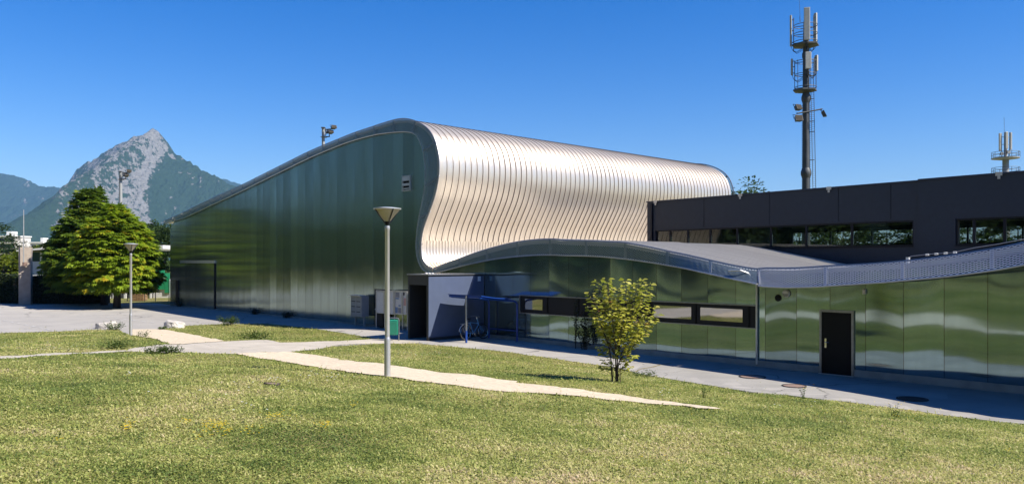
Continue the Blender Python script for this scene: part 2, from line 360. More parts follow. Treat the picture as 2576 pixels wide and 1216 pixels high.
def cracked(name, scale, w, dark):                  # hairline cracks and old repair patches in the asphalt
    m = MATS[name]; n, l = m.node_tree.nodes, m.node_tree.links; b = n['Principled BSDF']; src = b.inputs['Base Color'].links[0].from_socket
    g = n.new('ShaderNodeNewGeometry'); t = n.new('ShaderNodeTexNoise'); t.inputs['Scale'].default_value = .7; t.inputs['Detail'].default_value = 5; l.new(g.outputs['Position'], t.inputs[0])
    ad = n.new('ShaderNodeVectorMath'); ad.operation = 'MULTIPLY_ADD'; l.new(t.outputs['Color'], ad.inputs[0]); ad.inputs[1].default_value = (1.6, 1.6, 0); l.new(g.outputs['Position'], ad.inputs[2])
    fl = n.new('ShaderNodeVectorMath'); fl.operation = 'MULTIPLY'; l.new(ad.outputs[0], fl.inputs[0]); fl.inputs[1].default_value = (1, 1, 0)
    v = n.new('ShaderNodeTexVoronoi'); v.feature = 'DISTANCE_TO_EDGE'; v.inputs['Scale'].default_value = scale; l.new(fl.outputs[0], v.inputs[0])
    v2 = n.new('ShaderNodeTexVoronoi'); v2.inputs['Scale'].default_value = scale*.55; l.new(fl.outputs[0], v2.inputs[0])
    sp = n.new('ShaderNodeSeparateColor'); l.new(v2.outputs['Color'], sp.inputs[0])
    k = math_n(n, l, 'LESS_THAN', v.outputs['Distance'], w*scale)
    x = n.new('ShaderNodeMix'); x.data_type = 'RGBA'; x.blend_type = 'MULTIPLY'; x.inputs[0].default_value = 1; l.new(src, x.inputs[6])
    f = math_n(n, l, 'MULTIPLY', math_n(n, l, 'MULTIPLY_ADD', k, dark-1., 1.), math_n(n, l, 'MULTIPLY_ADD', sp.outputs[0], .14, .90))
    c = n.new('ShaderNodeCombineXYZ'); [l.new(f, c.inputs[i]) for i in range(3)]; l.new(c.outputs[0], x.inputs[7]); l.new(x.outputs[2], b.inputs['Base Color'])
cracked('asphalt', .16, .035, .6); cracked('pavement', .22, .02, .6); cracked('path_asphalt', .3, .015, .7)
# ================================================================== ground
def axis(lo, hi, st, far):
    a = list(np.arange(lo, hi+st/2, st)); k = st
    while a[-1] < far: k *= 1.35; a.append(a[-1]+k)
    k = st
    while a[0] > -far: k *= 1.35; a.insert(0, a[0]-k)
    return np.array(a)
gx, gy = axis(-46, 26, .45, 12000), axis(-14, 58, .45, 12000)
X, Y = np.meshgrid(gx, gy); Z = terr(X, Y)
V = np.stack([X, Y, Z], 2).reshape(-1, 3); nx = len(gx)
ii = (np.arange(len(gy)-1)[:, None]*nx+np.arange(nx-1)[None]).ravel()
o = fast('ground', V, np.stack([ii, ii+1, ii+nx+1, ii+nx], 1), MATS['lawn_ground'], smooth=True); tag(o, kind='structure')

LA_top = [(0, 903.8), (83, 897.5), (166, 893.4), (249, 889), (324, 884), (365, 886), (415, 888), (456, 887), (498, 889), (539, 890.5), (593, 891), (622, 897.5), (664, 904.6), (705, 911), (747, 918), (788, 924.5), (830, 930.7), (871, 937), (913, 942), (974, 949), (1023, 956), (1065, 963), (1106, 967), (1148, 971), (1189, 979), (1252, 986), (1314, 990), (1397, 995), (1480, 1002), (1563, 1010.5), (1646, 1019), (1760, 1029)]
PU = [(724.7, 886), (774.5, 892), (816, 898.5), (891, 911), (965, 917), (1000, 923.5), (1065, 932), (1148, 942), (1231, 952), (1293, 961), (1314, 967), (1397, 975), (1480, 986), (1563, 996), (1646, 1008), (1760, 1023)]
LB_top = [(741, 884), (803.5, 877.7), (857, 867.4), (924, 865), (967, 864.5), (1044, 863), (1086, 867), (1148, 872), (1231, 880), (1293, 887), (1355, 896.4), (1417.5, 904.7), (1480, 914), (1525, 921), (1571, 929.6), (1604, 940), (1646, 948), (1708, 958.6), (1760, 967), (1886, 987.7), (1969, 994), (2051, 1005), (2134, 1013), (2217, 1025), (2300, 1035), (2382, 1047.6), (2486, 1060), (2575, 1068), (2760, 1092), (2990, 1125)]
LC = [(404, 828), (465, 819), (556, 814.6), (614, 814.6), (664, 813.7), (747, 821), (809, 829), (850, 835), (937.6, 850), (937.6, 852.7), (850, 858), (705, 862), (672, 855), (622, 856), (568, 858), (556, 857), (506, 846), (456, 837)]
LD = [(-230, 842), (0, 837), (83, 835), (153.5, 833), (232, 829), (299, 829), (328, 843.6), (373, 850), (407, 858), (431, 864), (415, 866), (324, 879), (319, 881), (249, 884), (166, 888), (83, 893.4), (0, 896.7), (-230, 906)]
rng = np.random.RandomState(3)
def rag(P, j=.05, st=.35, closed=True):             # ragged grass edge: extra points with a little jitter, metres
    P = [gp(*p) for p in P]; out = []
    n = len(P)
    for i in range(n if closed else n-1):
        a, b = P[i], P[(i+1) % n]; k = max(1, int((b-a).xy.length/st))
        for q in range(k):
            p = a.lerp(b, q/k); out.append((p.x+rng.uniform(-j, j), p.y+rng.uniform(-j, j)))
    if not closed: out.append(tuple(P[-1].xy))
    return out
lbt = rag(LB_top, .05, .4, False)
asph = rag([(-230, 842)]+LD[1:7]+[(404, 828)]+LC[1:9]+[(975, 856), (967, 864.5)], .05, .4, False)+lbt[8:]
asph += [tuple(W(16, T0+.3, 0)[:2]), tuple(W(-70, T0+.3, 0)[:2]), (-95, 66), (-95, 40), (-46, 36)]
o = drape('plaza_asphalt', asph, MATS['asphalt'], .012, 1.0); tag(o, kind='structure')
strip = rag([(-230, 907), (0, 896.7), (83, 893.4), (166, 888), (249, 884), (319, 881), (324, 879), (415, 866.5), (431, 867), (568, 859), (622, 856), (672, 855), (705, 862), (850, 858), (937.6, 852.7), (980, 854), (1060, 862), (967, 864.5), (924, 865), (857, 867.4), (803.5, 877.7), (741, 884), (724.7, 886), (593, 891), (539, 890.5), (498, 889), (456, 887), (415, 888), (365, 886), (324, 884), (249, 889), (166, 893.4), (83, 897.5), (0, 903.8), (-230, 915)], .04, .35)
o = drape('path', strip, MATS['path_asphalt'], .024, .5); tag(o, kind='structure')
g1 = rag([(328, 829), (404, 828), (456, 837), (506, 846), (556, 857), (568, 859), (431, 867), (407, 858), (373, 850), (328, 843.6)], .05, .3)
o = drape('gravel_path', g1, MATS['gravel'], .036, .5); tag(o, kind='structure')
g2 = rag(LA_top[10:]+[(1800, 1031), (1822, 1031)]+PU[::-1]+[(715, 886.5)], .085, .2)
o = drape('gravel_path', g2, MATS['gravel'], .036, .5); tag(o, kind='structure')
pave = lbt[14:]; i0 = min(range(len(lbt)), key=lambda i: (lbt[i][0]-gp(1596, 937).x)**2+(lbt[i][1]-gp(1596, 937).y)**2)
q0 = gp(1640, 905); q1 = W(ST(q0.x, q0.y)[0]+.3, T0+.2, 0)
o = drape('pavement', lbt[i0:]+[tuple(W(15.5, T0+.28, 0)[:2]), q1[:2], (q0.x, q0.y)], MATS['pavement'], .022, .8); tag(o, kind='structure')
mb = MB(); cr = [gp(1596, 937), gp(1612, 929), gp(1640, 924), gp(1662, 918), gp(1690, 914)]
cr = [Vector(p) for p in spline([tuple(p) for p in cr], 6)]
for a, b in zip(cr[:-1], cr[1:]):
    d = (b-a).normalized(); sd_ = Vector((-d.y, d.x, 0))*rng.uniform(.015, .05); up = Vector((0, 0, .03)); mb.add([a-sd_+up, b-sd_+up, b+sd_+up, a+sd_+up], [(0, 1, 2, 3)])
o = mb.build('pavement_crack', MATS['dry_moss']); tag(o, kind='structure')
# pale kerb line where the asphalt meets the lawn
mb = MB(); K = [gp(*p) for p in LB_top[13:]]; K = [Vector(p) for p in resample([tuple(k) for k in K], 60)]
for a, b in zip(K[:-1], K[1:]):
    d = (b-a); d.z = 0; sd = Vector((-d.y, d.x, 0)).normalized()*.05; h = Vector((0, 0, .045)); dn = Vector((0, 0, -.1))
    mb.hexa([a-sd+dn, b-sd+dn, b+sd+dn, a+sd+dn, a-sd+h, b-sd+h, b+sd+h, a+sd+h])
o = mb.build('kerb', MATS['concrete']); tag(o, kind='structure')
# faint dashes on the plaza
mb = MB()
for A, B, n in (((8, 806), (135, 831), 7), ((176, 786), (400, 813), 10)):
    for q in range(n):
        p = gp(A[0]+(B[0]-A[0])*q/n, A[1]+(B[1]-A[1])*q/n); e = gp(A[0]+(B[0]-A[0])*(q+.45)/n, A[1]+(B[1]-A[1])*(q+.45)/n)
        d = (e-p).normalized(); s_ = Vector((-d.y, d.x, 0))*.06; up = Vector((0, 0, .026))
        mb.add([p-s_+up, e-s_+up, e+s_+up, p+s_+up], [(0, 1, 2, 3)])
o = mb.build('road_marking', MATS['road_paint']); tag(o, kind='structure')
# ================================================================== sports hall
O1 = .14
def tf(px): return T0-np.interp(px, [1720, 1905, 2150, 2575, 2900], [.14, .32, .65, 1.25, 1.8])
def tlean(px): return np.interp(px, [1650, 1905], [0, .70])
z2 = lambda P: [((600+x/1.28)/1.5907, (450+y/1.28)/1.5907) for x, y in P]
z3 = lambda P: [((1600+x/1.621)/1.5907, (450+y/1.621)/1.5907) for x, y in P]
z5 = lambda P: [((2000+x/1.621)/1.5907, (900+y/1.621)/1.5907) for x, y in P]
z6 = lambda P: [((3000+x/1.52)/1.5907, (900+y/1.52)/1.5907) for x, y in P]
out1 = z2([(68, 555), (160, 515), (240, 475), (320, 438), (400, 402), (480, 365), (560, 325), (640, 285), (720, 245), (800, 205), (880, 170), (960, 137), (1040, 105), (1120, 78), (1180, 58), (1240, 40), (1280, 32), (1320, 33), (1360, 45), (1398, 65), (1432, 97), (1458, 145), (1473, 205), (1478, 260), (1476, 320), (1468, 375), (1455, 430), (1438, 480), (1418, 535), (1402, 580), (1390, 630), (1385, 690), (1392, 745), (1412, 780), (1445, 797)])
in1 = z2([(72, 570), (165, 541), (240, 508), (320, 470), (400, 433), (480, 395), (560, 355), (640, 316), (720, 277), (800, 238), (880, 203), (960, 170), (1040, 142), (1120, 120), (1180, 108), (1240, 101), (1280, 98), (1310, 98), (1340, 103), (1362, 118), (1380, 148), (1395, 190), (1404, 250), (1408, 310), (1405, 370), (1398, 420), (1388, 475), (1380, 510), (1368, 580), (1362, 640), (1360, 690), (1366, 740), (1382, 785), (1408, 812), (1445, 824)])
out2 = z3([(215, 1010), (310, 972), (400, 940), (500, 905), (600, 875), (700, 850), (800, 832), (900, 822), (1000, 820)])+z5([(400, 97), (500, 100), (600, 103), (700, 108), (800, 113), (900, 130), (1000, 150), (1100, 172), (1200, 192), (1300, 215), (1400, 238), (1500, 260), (1600, 278), (1665, 286)])
in2 = z3([(215, 1040), (310, 1017), (400, 993), (500, 970), (600, 950), (700, 937), (800, 927), (900, 922), (1000, 922)])+z5([(400, 195), (500, 197), (600, 200), (700, 207), (800, 217), (900, 230), (1000, 245), (1100, 262), (1200, 280), (1300, 303), (1400, 325), (1500, 347), (1600, 368), (1665, 382)])
out3 = z6([(45, 266), (100, 262), (200, 262), (300, 260), (400, 254), (500, 247), (600, 242), (700, 237), (800, 230), (900, 222), (1000, 212), (1100, 200), (1200, 187), (1300, 172), (1400, 157), (1500, 140), (1600, 120), (1666, 105), (1800, 75), (2000, 30), (2300, -35), (2700, -120), (3200, -210), (3900, -300)])
in3 = z6([(50, 368), (100, 373), (200, 377), (300, 376), (400, 373), (500, 366), (600, 360), (700, 353), (800, 347), (900, 338), (1000, 329), (1100, 320), (1200, 310), (1300, 298), (1400, 284), (1500, 270), (1600, 252), (1666, 240), (1800, 215), (2000, 175), (2300, 120), (2700, 40), (3200, -45), (3900, -130)])
def prof(P, lean=0): return np.array([(*fsz(x, y, tf(x)-lean*tlean(x)), tf(x)-lean*tlean(x)) for x, y in P])
o1, i1 = prof(out1), prof(in1)
o2, i2 = prof(out2), prof(in2, 1)
o3, i3 = prof(out3), prof(in3, 1)
hall = thing('sports_hall', W(-24, T0, 0), 'long metal clad sports hall with a curling silver roof and a low wave roofed wing', 'building')
def offs(P, d):                                     # inward offset of a profile running towards +s
    T = np.gradient(P[:, :2], axis=0); T /= np.linalg.norm(T, axis=1)[:, None]
    Q = np.array(P, float); Q[:, :2] += np.stack([T[:, 1], -T[:, 0]], 1)*d; return Q
def sheet(mb, P, ta, tb, th, mi=0):                 # thick roof sheet swept into the depth; tb: number or one per point
    Q = offs(P, th); n = len(P); tb = np.broadcast_to(tb, (n,)); vs = []
    for (s, z, t), (a, c, _), e in zip(P, Q, tb):
        ta = t+.06; vs += [W(s, ta, z), W(s, e, z), W(a, ta, c), W(a, e, c)]
    fs = []
    for i in range(n-1):
        a, b = 4*i, 4*i+4
        fs += [(a, a+1, b+1, b), (a+2, b+2, b+3, a+3), (a, b, b+2, a+2), (a+1, a+3, b+3, b+1)]
    fs += [(0, 2, 3, 1), (4*n-4, 4*n-3, 4*n-1, 4*n-2)]
    mb.add(vs, fs, mi)
LB_ = 27.5
b1 = spline(offs(o1, .05), 5); b2 = spline(offs(o2, .05), 5); b3 = spline(offs(o3, .06), 4); b2 = np.vstack([b2, b3[:1]])
fr_t = lambda s: 36.0-.115*(s+26.4)                 # front of the annex
mb = MB(); sheet(mb, b1, 0, T0+LB_, .14); hallroof = mb.build('main_roof', MATS['roof_alu'], hall, smooth=40)
te = np.where(b2[:, 0] > -26.6, fr_t(b2[:, 0])-.03, T0+LB_)
mb = MB(); sheet(mb, b2, 0, te, .14); mb.build('wing_roof', MATS['roof_dull'], hall, smooth=40)
mb = MB(); sheet(mb, b3, 0, fr_t(b3[:, 0])-.03, .14); mb.build('wing_roof', MATS['roof_dull'], hall, smooth=40)
# standing seams
def rib(mb, P, t, w, h, mi=0):
    Q = offs(P, -h); vs = []
    B = offs(P, .01)
    for (s, z, _), (a, c, _) in zip(B, Q): vs += [W(s, t, z), W(a, t, c), W(a, t+w, c), W(s, t+w, z)]
    fs = []
    for i in range(len(P)-1):
        a, b = 4*i, 4*i+4
        fs += [(a, a+1, b+1, b), (a+1, a+2, b+2, b+1), (a+2, a+3, b+3, b+2)]
    fs += [(0, 3, 2, 1), (4*len(P)-4, 4*len(P)-3, 4*len(P)-2, 4*len(P)-1)]
    mb.add(vs, fs, mi)
zf = fsz(1089, 597, T0-O1)[1]; npk = int(np.argmax(b1[:, 1])); fold = next(i for i in range(npk, len(b1)) if b1[i, 1] < zf)
mb = MB(); t = T0+.42
while t < T0+LB_-.3: rib(mb, b1[npk-14:fold+1], t, .025, .025); t += .405
mb.build('standing_seams', MATS['seam_rubber'], hallroof)
mb = MB(); t = T0+.3
while t < T0+LB_-.3: rib(mb, b1[fold:], t, .03, .03); t += .2025
mb.build('gutter_ribs', MATS['roof_alu'], hallroof)
mb = MB()
for q in range(22):
    t = T0+.1+q*.42; P = b2[[i for i in range(len(b2)) if fr_t(b2[i, 0]) > t+.3]]
    rib(mb, P, t, .05, .075)
mb.build('wing_seams', MATS['roof_dull'], hall)
# facade wall
wl = fsz(428, 600, T0)[0]
top = np.vstack([offs(b1, .1), offs(b2, .1), offs(b3, .12)])
zl = fsz(428, 575, T0)[1]
k0 = next(i for i in range(len(top)) if top[i, 0] > wl+1.0)
sA = fsz(1905, 800, T0)[0]; PZ = .22
d2 = len(b1)+len(b2)
def wallpoly(pts): 
    mb = MB(); n = len(pts); mb.add([W(s, T0, z) for s, z in pts]+[W(s, T0+.25, z) for s, z in pts], [tuple(range(n)), tuple(range(2*n-1, n-1, -1))]+[(i, (i+1) % n, (i+1) % n+n, i+n) for i in range(n)]); return mb
sG = fsz(1218, 700, T0)[0]
gv = len(b1)-2
left = [(wl, PZ-.1), (wl, zl)]+[tuple(p[:2]) for p in top[k0:gv]]
left += [tuple(p[:2]) for p in top[len(b1)+3:d2] if p[0] < sG-.02]+[(sG, float(np.interp(sG, top[len(b1):d2, 0], top[len(b1):d2, 1]))), (sG, PZ-.1)]
# close the polygon under the curl: run from the valley straight to the porch corner
wallpoly(left).build('gable_wall', MATS['gable_cladding'], hall)
r0 = next(i for i in range(len(b1), d2) if top[i, 0] > sG+.002)
right = [(sG+.004, PZ), (sG+.004, float(np.interp(sG, top[len(b1):d2, 0], top[len(b1):d2, 1])))]+[tuple(p[:2]) for p in top[r0:d2] if p[0] < sA]+[tuple(p[:2]) for p in top[d2:] if p[0] > sA]
right += [(right[-1][0], PZ)]
wallpoly(right).build('wing_wall', MATS['wall_cladding'], hall)
sE = right[-1][0]
mb = MB(); mb.fbox(wl, sG, T0-.02, T0+.3, -.2, PZ-.104); mb.fbox(sG+.004, sA-.01, T0-.025, T0+.3, -.2, PZ-.004); mb.fbox(sA, sE, T0-.04, T0+.3, -.3, PZ+.02)
mb.build('plinth', MATS['concrete'], hall)
mb = MB(); mb.fbox(wl, wl+.25, T0+.26, T0+LB_, 0, zl-.3); mb.build('side_wall', MATS['charcoal'], hall)
# expanded metal fascia: bays of mesh, each with its bracket, between two rails
def fascia(o_, i_, bay, m=4, mat='expanded_metal'):
    A = spline(o_, m); B = spline(i_, m); n = len(A)
    L = np.r_[0, np.cumsum(np.linalg.norm(np.diff((A+B)/2, axis=0), axis=1))]
    nb = max(1, int(L[-1]/bay)); cuts = np.linspace(0, L[-1], nb+1)
    def pt(l, f): return np.array([np.interp(l, L, A[:, k])*(1-f)+np.interp(l, L, B[:, k])*f for k in range(3)])
    for k in range(nb):
        q = np.linspace(cuts[k], cuts[k+1], 9); vs = []; uv = []; fs = []
        for l in q:
            a, b = pt(l, 0), pt(l, 1); w = np.linalg.norm(b-a)
            for f in (0, 1): p = a*(1-f)+b*f; vs.append(W(p[0], p[2], p[1])); uv.append((l, w*f))
        fs = [(2*i, 2*i+2, 2*i+3, 2*i+1) for i in range(8)]
        me = bpy.data.meshes.new('mesh_panel'); iv = mw(hall).inverted(); me.from_pydata([tuple(iv @ Vector(v)) for v in vs], [], fs); me.materials.append(MATS[mat])
        u = me.uv_layers.new(name='UVMap')
        for lp in me.loops: u.data[lp.index].uv = uv[lp.vertex_index]
        pn = link(bpy.data.objects.new('mesh_panel', me), hall)
        a, b = pt(cuts[k], 0), pt(cuts[k], 1); d = (b-a); e = np.array([-d[1], d[0]])/np.linalg.norm(d[:2])*.045; e = np.r_[e, 0]
        mb = MB(); mb.hexa([W(p[0], p[2]+h, p[1]) for c in (a, b) for p, h in ((c-e, .02), (c+e, .02), (c+e, .10), (c-e, .10))])
        mb.build('bracket', MATS['galv'], pn)
    for Q, r, mt in ((A, .035, 'galv'), (B, .03, 'light_alu')):
        mb = MB(); mb.tube([W(s, t+.03, z) for s, z, t in Q], r, 6); mb.build('fascia_rail', MATS[mt], hall, smooth=True)
fascia(o1, i1, 1.75); fascia(o2, i2, 2.0); fascia(o3, i3, 2.3, mat='canopy_mesh')
# added dark sheet behind the mesh band, giving it a shaded backdrop
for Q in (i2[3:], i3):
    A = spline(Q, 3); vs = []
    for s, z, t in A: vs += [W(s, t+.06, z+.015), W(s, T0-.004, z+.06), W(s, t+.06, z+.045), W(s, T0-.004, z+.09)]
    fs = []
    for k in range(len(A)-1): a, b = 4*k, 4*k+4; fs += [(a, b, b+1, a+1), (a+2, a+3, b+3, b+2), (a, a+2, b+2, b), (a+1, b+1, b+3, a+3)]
    mb = MB(); mb.add(vs, fs); mb.build('shade_backing', MATS['dark_frame'], hall)
# the far end of the curled roof carries the same band
k9 = [i for i in range(len(o1)) if 13 <= i <= 30]
sh_ = np.array([0, 0, LB_+.3+O1]); fascia(o1[k9]+sh_, i1[k9]+sh_, 1.75)
# garage door, small doors, louvre
def fr(px, py): return fsz(px, py, T0)
def rect_px(x0, x1, yt, yb=None, xr=None):          # extents on the facade from photo columns and a top row read at x0
    return fr(x0, yt)[0], fr(x1, yt)[0], fr(x0, yt)[1], (fr(x0, yb)[1] if yb else None)
a, b, zt, _ = rect_px(455, 540, 661)
mb = MB(); mb.fbox(a, b, T0-.02, T0+.05, .1, zt); gd = mb.build('garage_door', MATS['gable_cladding'], hall)
mb = MB(); mb.fbox(a, b+.12, T0-.09, T0+.04, zt, zt+.22); mb.build('lintel', MATS['light_alu'], gd)
mb = MB(); mb.fbox(b, b+.16, T0-.07, T0+.04, .1, zt-.004); mb.build('jamb', MATS['dark_frame'], gd)
a, b, zt, _ = rect_px(443, 450, 704); mb = MB(); mb.fbox(a, b, T0-.05, T0+.04, .1, zt); mb.build('service_door', MATS['dark_frame'], hall)
a, b, zt, zb = rect_px(1013.5, 1033.5, 443, 481)
mb = MB(); w_ = .05
for q in ((a, b, zt-w_, zt), (a, b, zb, zb+w_), (a, a+w_, zb+w_, zt-w_), (b-w_, b, zb+w_, zt-w_)): mb.fbox(q[0], q[1], T0-.08, T0+.04, q[2], q[3])
lv = mb.build('louvre', MATS['light_alu'], hall)
mb = MB(); mb.fbox(a+w_, b-w_, T0-.015, T0+.03, zb+w_, zt-w_); mb.build('opening', MATS['black'], lv)
mb = MB(); h = (zt-zb)
for q, hh in ((.94, .30), (.52, .2), (.22, .12)):
    z0 = zb+h*(q-hh); mb.box(a+w_, b-w_, T0-.09, T0-.02, z0+.02, zb+h*q-.02, 0, W)
mb.build('blade', MATS['light_alu'], lv)
# ribbon window
a, b = fr(1310, 742)[0], fr(1903, 770)[0]; zt = (fr(1310, 742)[1]+fr(1903, 770)[1])/2; zb = (fr(1310, 786)[1]+fr(1903, 822)[1])/2
mb = MB(); mb.fbox(a, b, T0-.03, T0+.03, zb, zt); rw = mb.build('ribbon_window', MATS['dark_frame'], hall)
mb = MB(); fw = .035
for q in ((a-fw, b+fw, zt, zt+fw), (a-fw, b+fw, zb-fw, zb), (a-fw, a, zb, zt), (b, b+fw, zb, zt)): mb.fbox(q[0], q[1], T0-.09, T0+.02, q[2], q[3])
mb.build('frame', MATS['galv'], rw)
for x0, x1 in ((1322, 1366), (1646, 1740), (1763, 1869)):
    p, q = fr(x0, 780)[0], fr(x1, 780)[0]; e = .12
    mb = MB(); mb.fbox(p, q, T0-.05, T0-.034, zb+.16, zt-.13); pn = mb.build('pane', MATS['film_glass'], rw)
for x in (1378, 1456, 1530, 1608, 1635, 1751, 1885):
    p = fr(x, 780)[0]; mb = MB(); mb.fbox(p-.03, p+.03, T0-.055, T0-.033, zb, zt); mb.build('mullion', MATS['black'], rw)
# black door
a, b, zt, _ = rect_px(2068, 2143, 783)
mb = MB(); mb.fbox(a, b, T0-.045, T0+.03, .04, zt); dr = mb.build('door', MATS['black'], hall)
mb = MB(); mb.fbox(a-.07, a, T0-.07, T0+.03, .04, zt+.07); mb.fbox(b, b+.07, T0-.07, T0+.03, .04, zt+.07); mb.fbox(a, b, T0-.07, T0+.03, zt, zt+.07); mb.build('door_frame', MATS['galv'], dr)
mb = MB(); hx, hz = fr(2078, 862); mb.fbox(hx-.03, hx+.03, T0-.065, T0-.046, hz-.14, hz+.16); mb.tube([W(hx, T0-.06, hz+.04), W(hx, T0-.11, hz+.04), W(hx+.13, T0-.11, hz+.04)], .011, 8); mb.build('handle', MATS['chrome'], dr, bevel=.004)
mb = MB(); mb.fbox(a-.07, b+.07, T0-.16, T0-.042, -.02, .035); mb.build('threshold', MATS['light_alu'], dr)
def disc(px, py, r, dep, mat, name, par, mat2=None):
    s, z = fr(px, py); mb = MB()
    mb.tube([W(s, T0+.02, z), W(s, T0-dep*.7, z), W(s, T0-dep, z)], [r, r, r*.72], 24)
    return mb.build(name, MATS[mat], par, smooth=True), s, z
wlm, s, z = disc(1978.5, 737, .125, .10, 'white_paint', 'wall_lamp', hall)
mb = MB(); n = 12; pts = [(s+.105*math.cos(math.pi+math.pi*k/n), z+.105*math.sin(math.pi+math.pi*k/n)-.01) for k in range(n+1)]
vs = [W(p, T0-.106, q) for p, q in pts]+[W(p, T0-.08, q) for p, q in pts]; m_ = n+1
mb.add(vs, [tuple(range(m_)), tuple(range(2*m_-1, m_-1, -1))]+[(i, (i+1) % m_, (i+1) % m_+m_, i+m_) for i in range(m_)]); mb.build('lens', MATS['grey_paint'], wlm)
disc(1957, 748.5, .115, .03, 'black', 'air_vent', hall)
s, z = fr(2175, 733); mb = MB(); mb.fbox(s-.04, s+.04, T0-.10, T0+.02, z-.07, z+.04); mb.tube([W(s-.04, T0-.05, z+.04), W(s+.04, T0-.05, z+.04)], .05, 12); mb.build('sensor', MATS['white_paint'], hall)
# downpipe at the joint between the two wings
mb = MB(); z_ = fsz(1905, 690, T0-.5)[1]
mb.tube([W(sA-.75, T0-.62, z_+.12), W(sA-.3, T0-.62, z_+.14), W(sA-.1, T0-.5, z_+.05), W(sA, T0-.3, z_-.15), W(sA, T0-.06, z_-.3), W(sA, T0-.06, .1)], .035, 10); mb.build('downpipe', MATS['light_alu'], hall, smooth=True)
# rooftop lifeline post on the right wing
T3 = float(tf(2283))+.35; s, z = fsz(2283, 653, T3)
lp = thing('safety_line_post', W(s, T3, z-.1), 'short white post holding a thin safety cable along the mesh edged right roof', 'safety post')
mb = MB(); mb.tube([W(s, T3, z-.25), W(s, T3, z+.08)], .055, 12); mb.build('post', MATS['white_paint'], lp, smooth=True)
q = []; 
for k in range(9):
    ss = s+.1+k*.55; zz = float(np.interp(ss, b3[:, 0], b3[:, 1]))+.16+(.04 if k < 2 else 0); q.append(W(ss, T3, max(zz, z+.05) if k < 3 else zz+.05))
mb = MB(); mb.tube([W(s, T3, z+.05)]+q, .010, 6); mb.build('cable', MATS['galv'], lp)
for k in range(4): p = Vector(q[0]).lerp(Vector(q[2]), .35+k*.22); e = Vector(q[0]).lerp(Vector(q[2]), .43+k*.22); mb = MB(); mb.tube([p, e], .028, 8); mb.build('tensioner', MATS['white_paint'], lp)
# ================================================================== entrance porch
tp = 21.7
sa, sb = fsz(1026, 700, tp)[0], fsz(1078, 700, tp)[0]; zt = fsz(1078, 692, tp)[1]
po = thing('entrance_porch', W((sa+sb)/2, 23.4, 0), 'charcoal box porch with a tall black doorway against the metal facade', 'porch')
oa, ob = sa+(sb-sa)*.07, sa+(sb-sa)*.90; ol = fsz(1078, 717, tp)[1]
mb = MB(); mb.fbox(sa, oa, tp, tp+.2, .04, zt); mb.fbox(ob, sb-.03, tp, tp+.2, .04, zt); mb.fbox(oa, ob, tp, tp+.2, ol, zt)
mb.fbox(sa, sa+.1, tp+.2, T0-.03, .04, zt)
mb.build('front_wall', MATS['porch_dark'], po)
mb = MB(); mb.fbox(sb-.026, sb, tp+.0, T0-.03, .26, zt-.06); mb.build('side_panel', MATS['porch_cladding'], po)
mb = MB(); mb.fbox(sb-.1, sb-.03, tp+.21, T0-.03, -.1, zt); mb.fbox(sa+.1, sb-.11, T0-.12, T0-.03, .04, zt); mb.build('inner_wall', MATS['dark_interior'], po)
mb = MB(); mb.fbox(sb-.03, sb-.002, tp+.002, T0-.03, -.1, .257); mb.build('base', MATS['porch_dark'], po)
mb = MB(); mb.fbox(sa-.03, sb+.04, tp-.04, T0-.03, zt+.003, zt+.055); mb.build('roof', MATS['galv'], po)
mb = MB(); mb.fbox(oa, ob, tp+1.2, tp+1.25, .02, ol); mb.build('inner_door', MATS['black'], po)
mb = MB(); mb.fbox(sb+.003, sb+.06, T0-.42, T0-.28, zt-.30, zt-.08); mb.build('wall_light', MATS['white_paint'], po)
mb = MB(); mb.fbox(ob-.12, ob-.02, tp+.3, tp+.38, ol-.45, ol-.36); mb.build('hook', MATS['grey_paint'], po)
mb = MB(); 
for q in range(3): mb.lathe(W(sa+.7+q*.22, tp+.5, zt+.056), [(.07, 0), (.07, .03), (.03, .05)], 10)
mb.build('roof_vent', MATS['white_paint'], po)
# ================================================================== bicycle shelter
sR, sL = -25.2, -27.05
sh = thing('bicycle_shelter', W((sR+sL)/2, 23.8, 0), 'small blue bicycle shelter with a tilted canopy beside the charcoal porch', 'bike shelter')
zc = lambda t: 1.86+(24.7-t)*.10
for s in (sR, sL):
    mb = MB(); mb.tube([W(s, 24.72, 0), W(s, 24.72, 1.66), W(s, 24.68, 1.79), W(s, 24.55, zc(24.55)-.02), W(s, 23.6, zc(23.6)-.02), W(s, 22.5, zc(22.5)-.02)], .045, 10); mb.build('frame', MATS['blue_paint'], sh, smooth=True)
mb = MB(); mb.tube([W(sL-.2, 22.55, zc(22.55)), W(sR+.05, 22.55, zc(22.55))], .05, 8); mb.tube([W(sL-.2, 24.1, zc(24.1)+.02), W(sR+.05, 24.1, zc(24.1)+.02)], .035, 8); mb.build('beam', MATS['blue_paint'], sh, smooth=True)
mb = MB(); n = 10; vs = []
for k in range(n+1):
    t = 22.5+1.75*k/n; zz = zc(t)+.05-.03*math.sin(math.pi*k/n)
    vs += [W(sL-.25, t, zz), W(sR+.1, t, zz), W(sL-.25, t, zz+.035), W(sR+.1, t, zz+.035)]
fs = [(0, 1, 3, 2), (4*n, 4*n+2, 4*n+3, 4*n+1)]
for k in range(n): a = 4*k; b = a+4; fs += [(a, b, b+1, a+1), (a+2, a+3, b+3, b+2), (a, a+2, b+2, b), (a+1, b+1, b+3, a+3)]
mb.add(vs, fs); mb.build('canopy', MATS['blue_paint'], sh, smooth=40)
mb = MB(); mb.tube([W(sL, 24.72, .52), W(sR, 24.72, .52)], .03, 8); mb.build('wheel_rail', MATS['blue_paint'], sh, smooth=True)
P = gp(1172.5, 862); s_, t_ = ST(P.x, P.y)
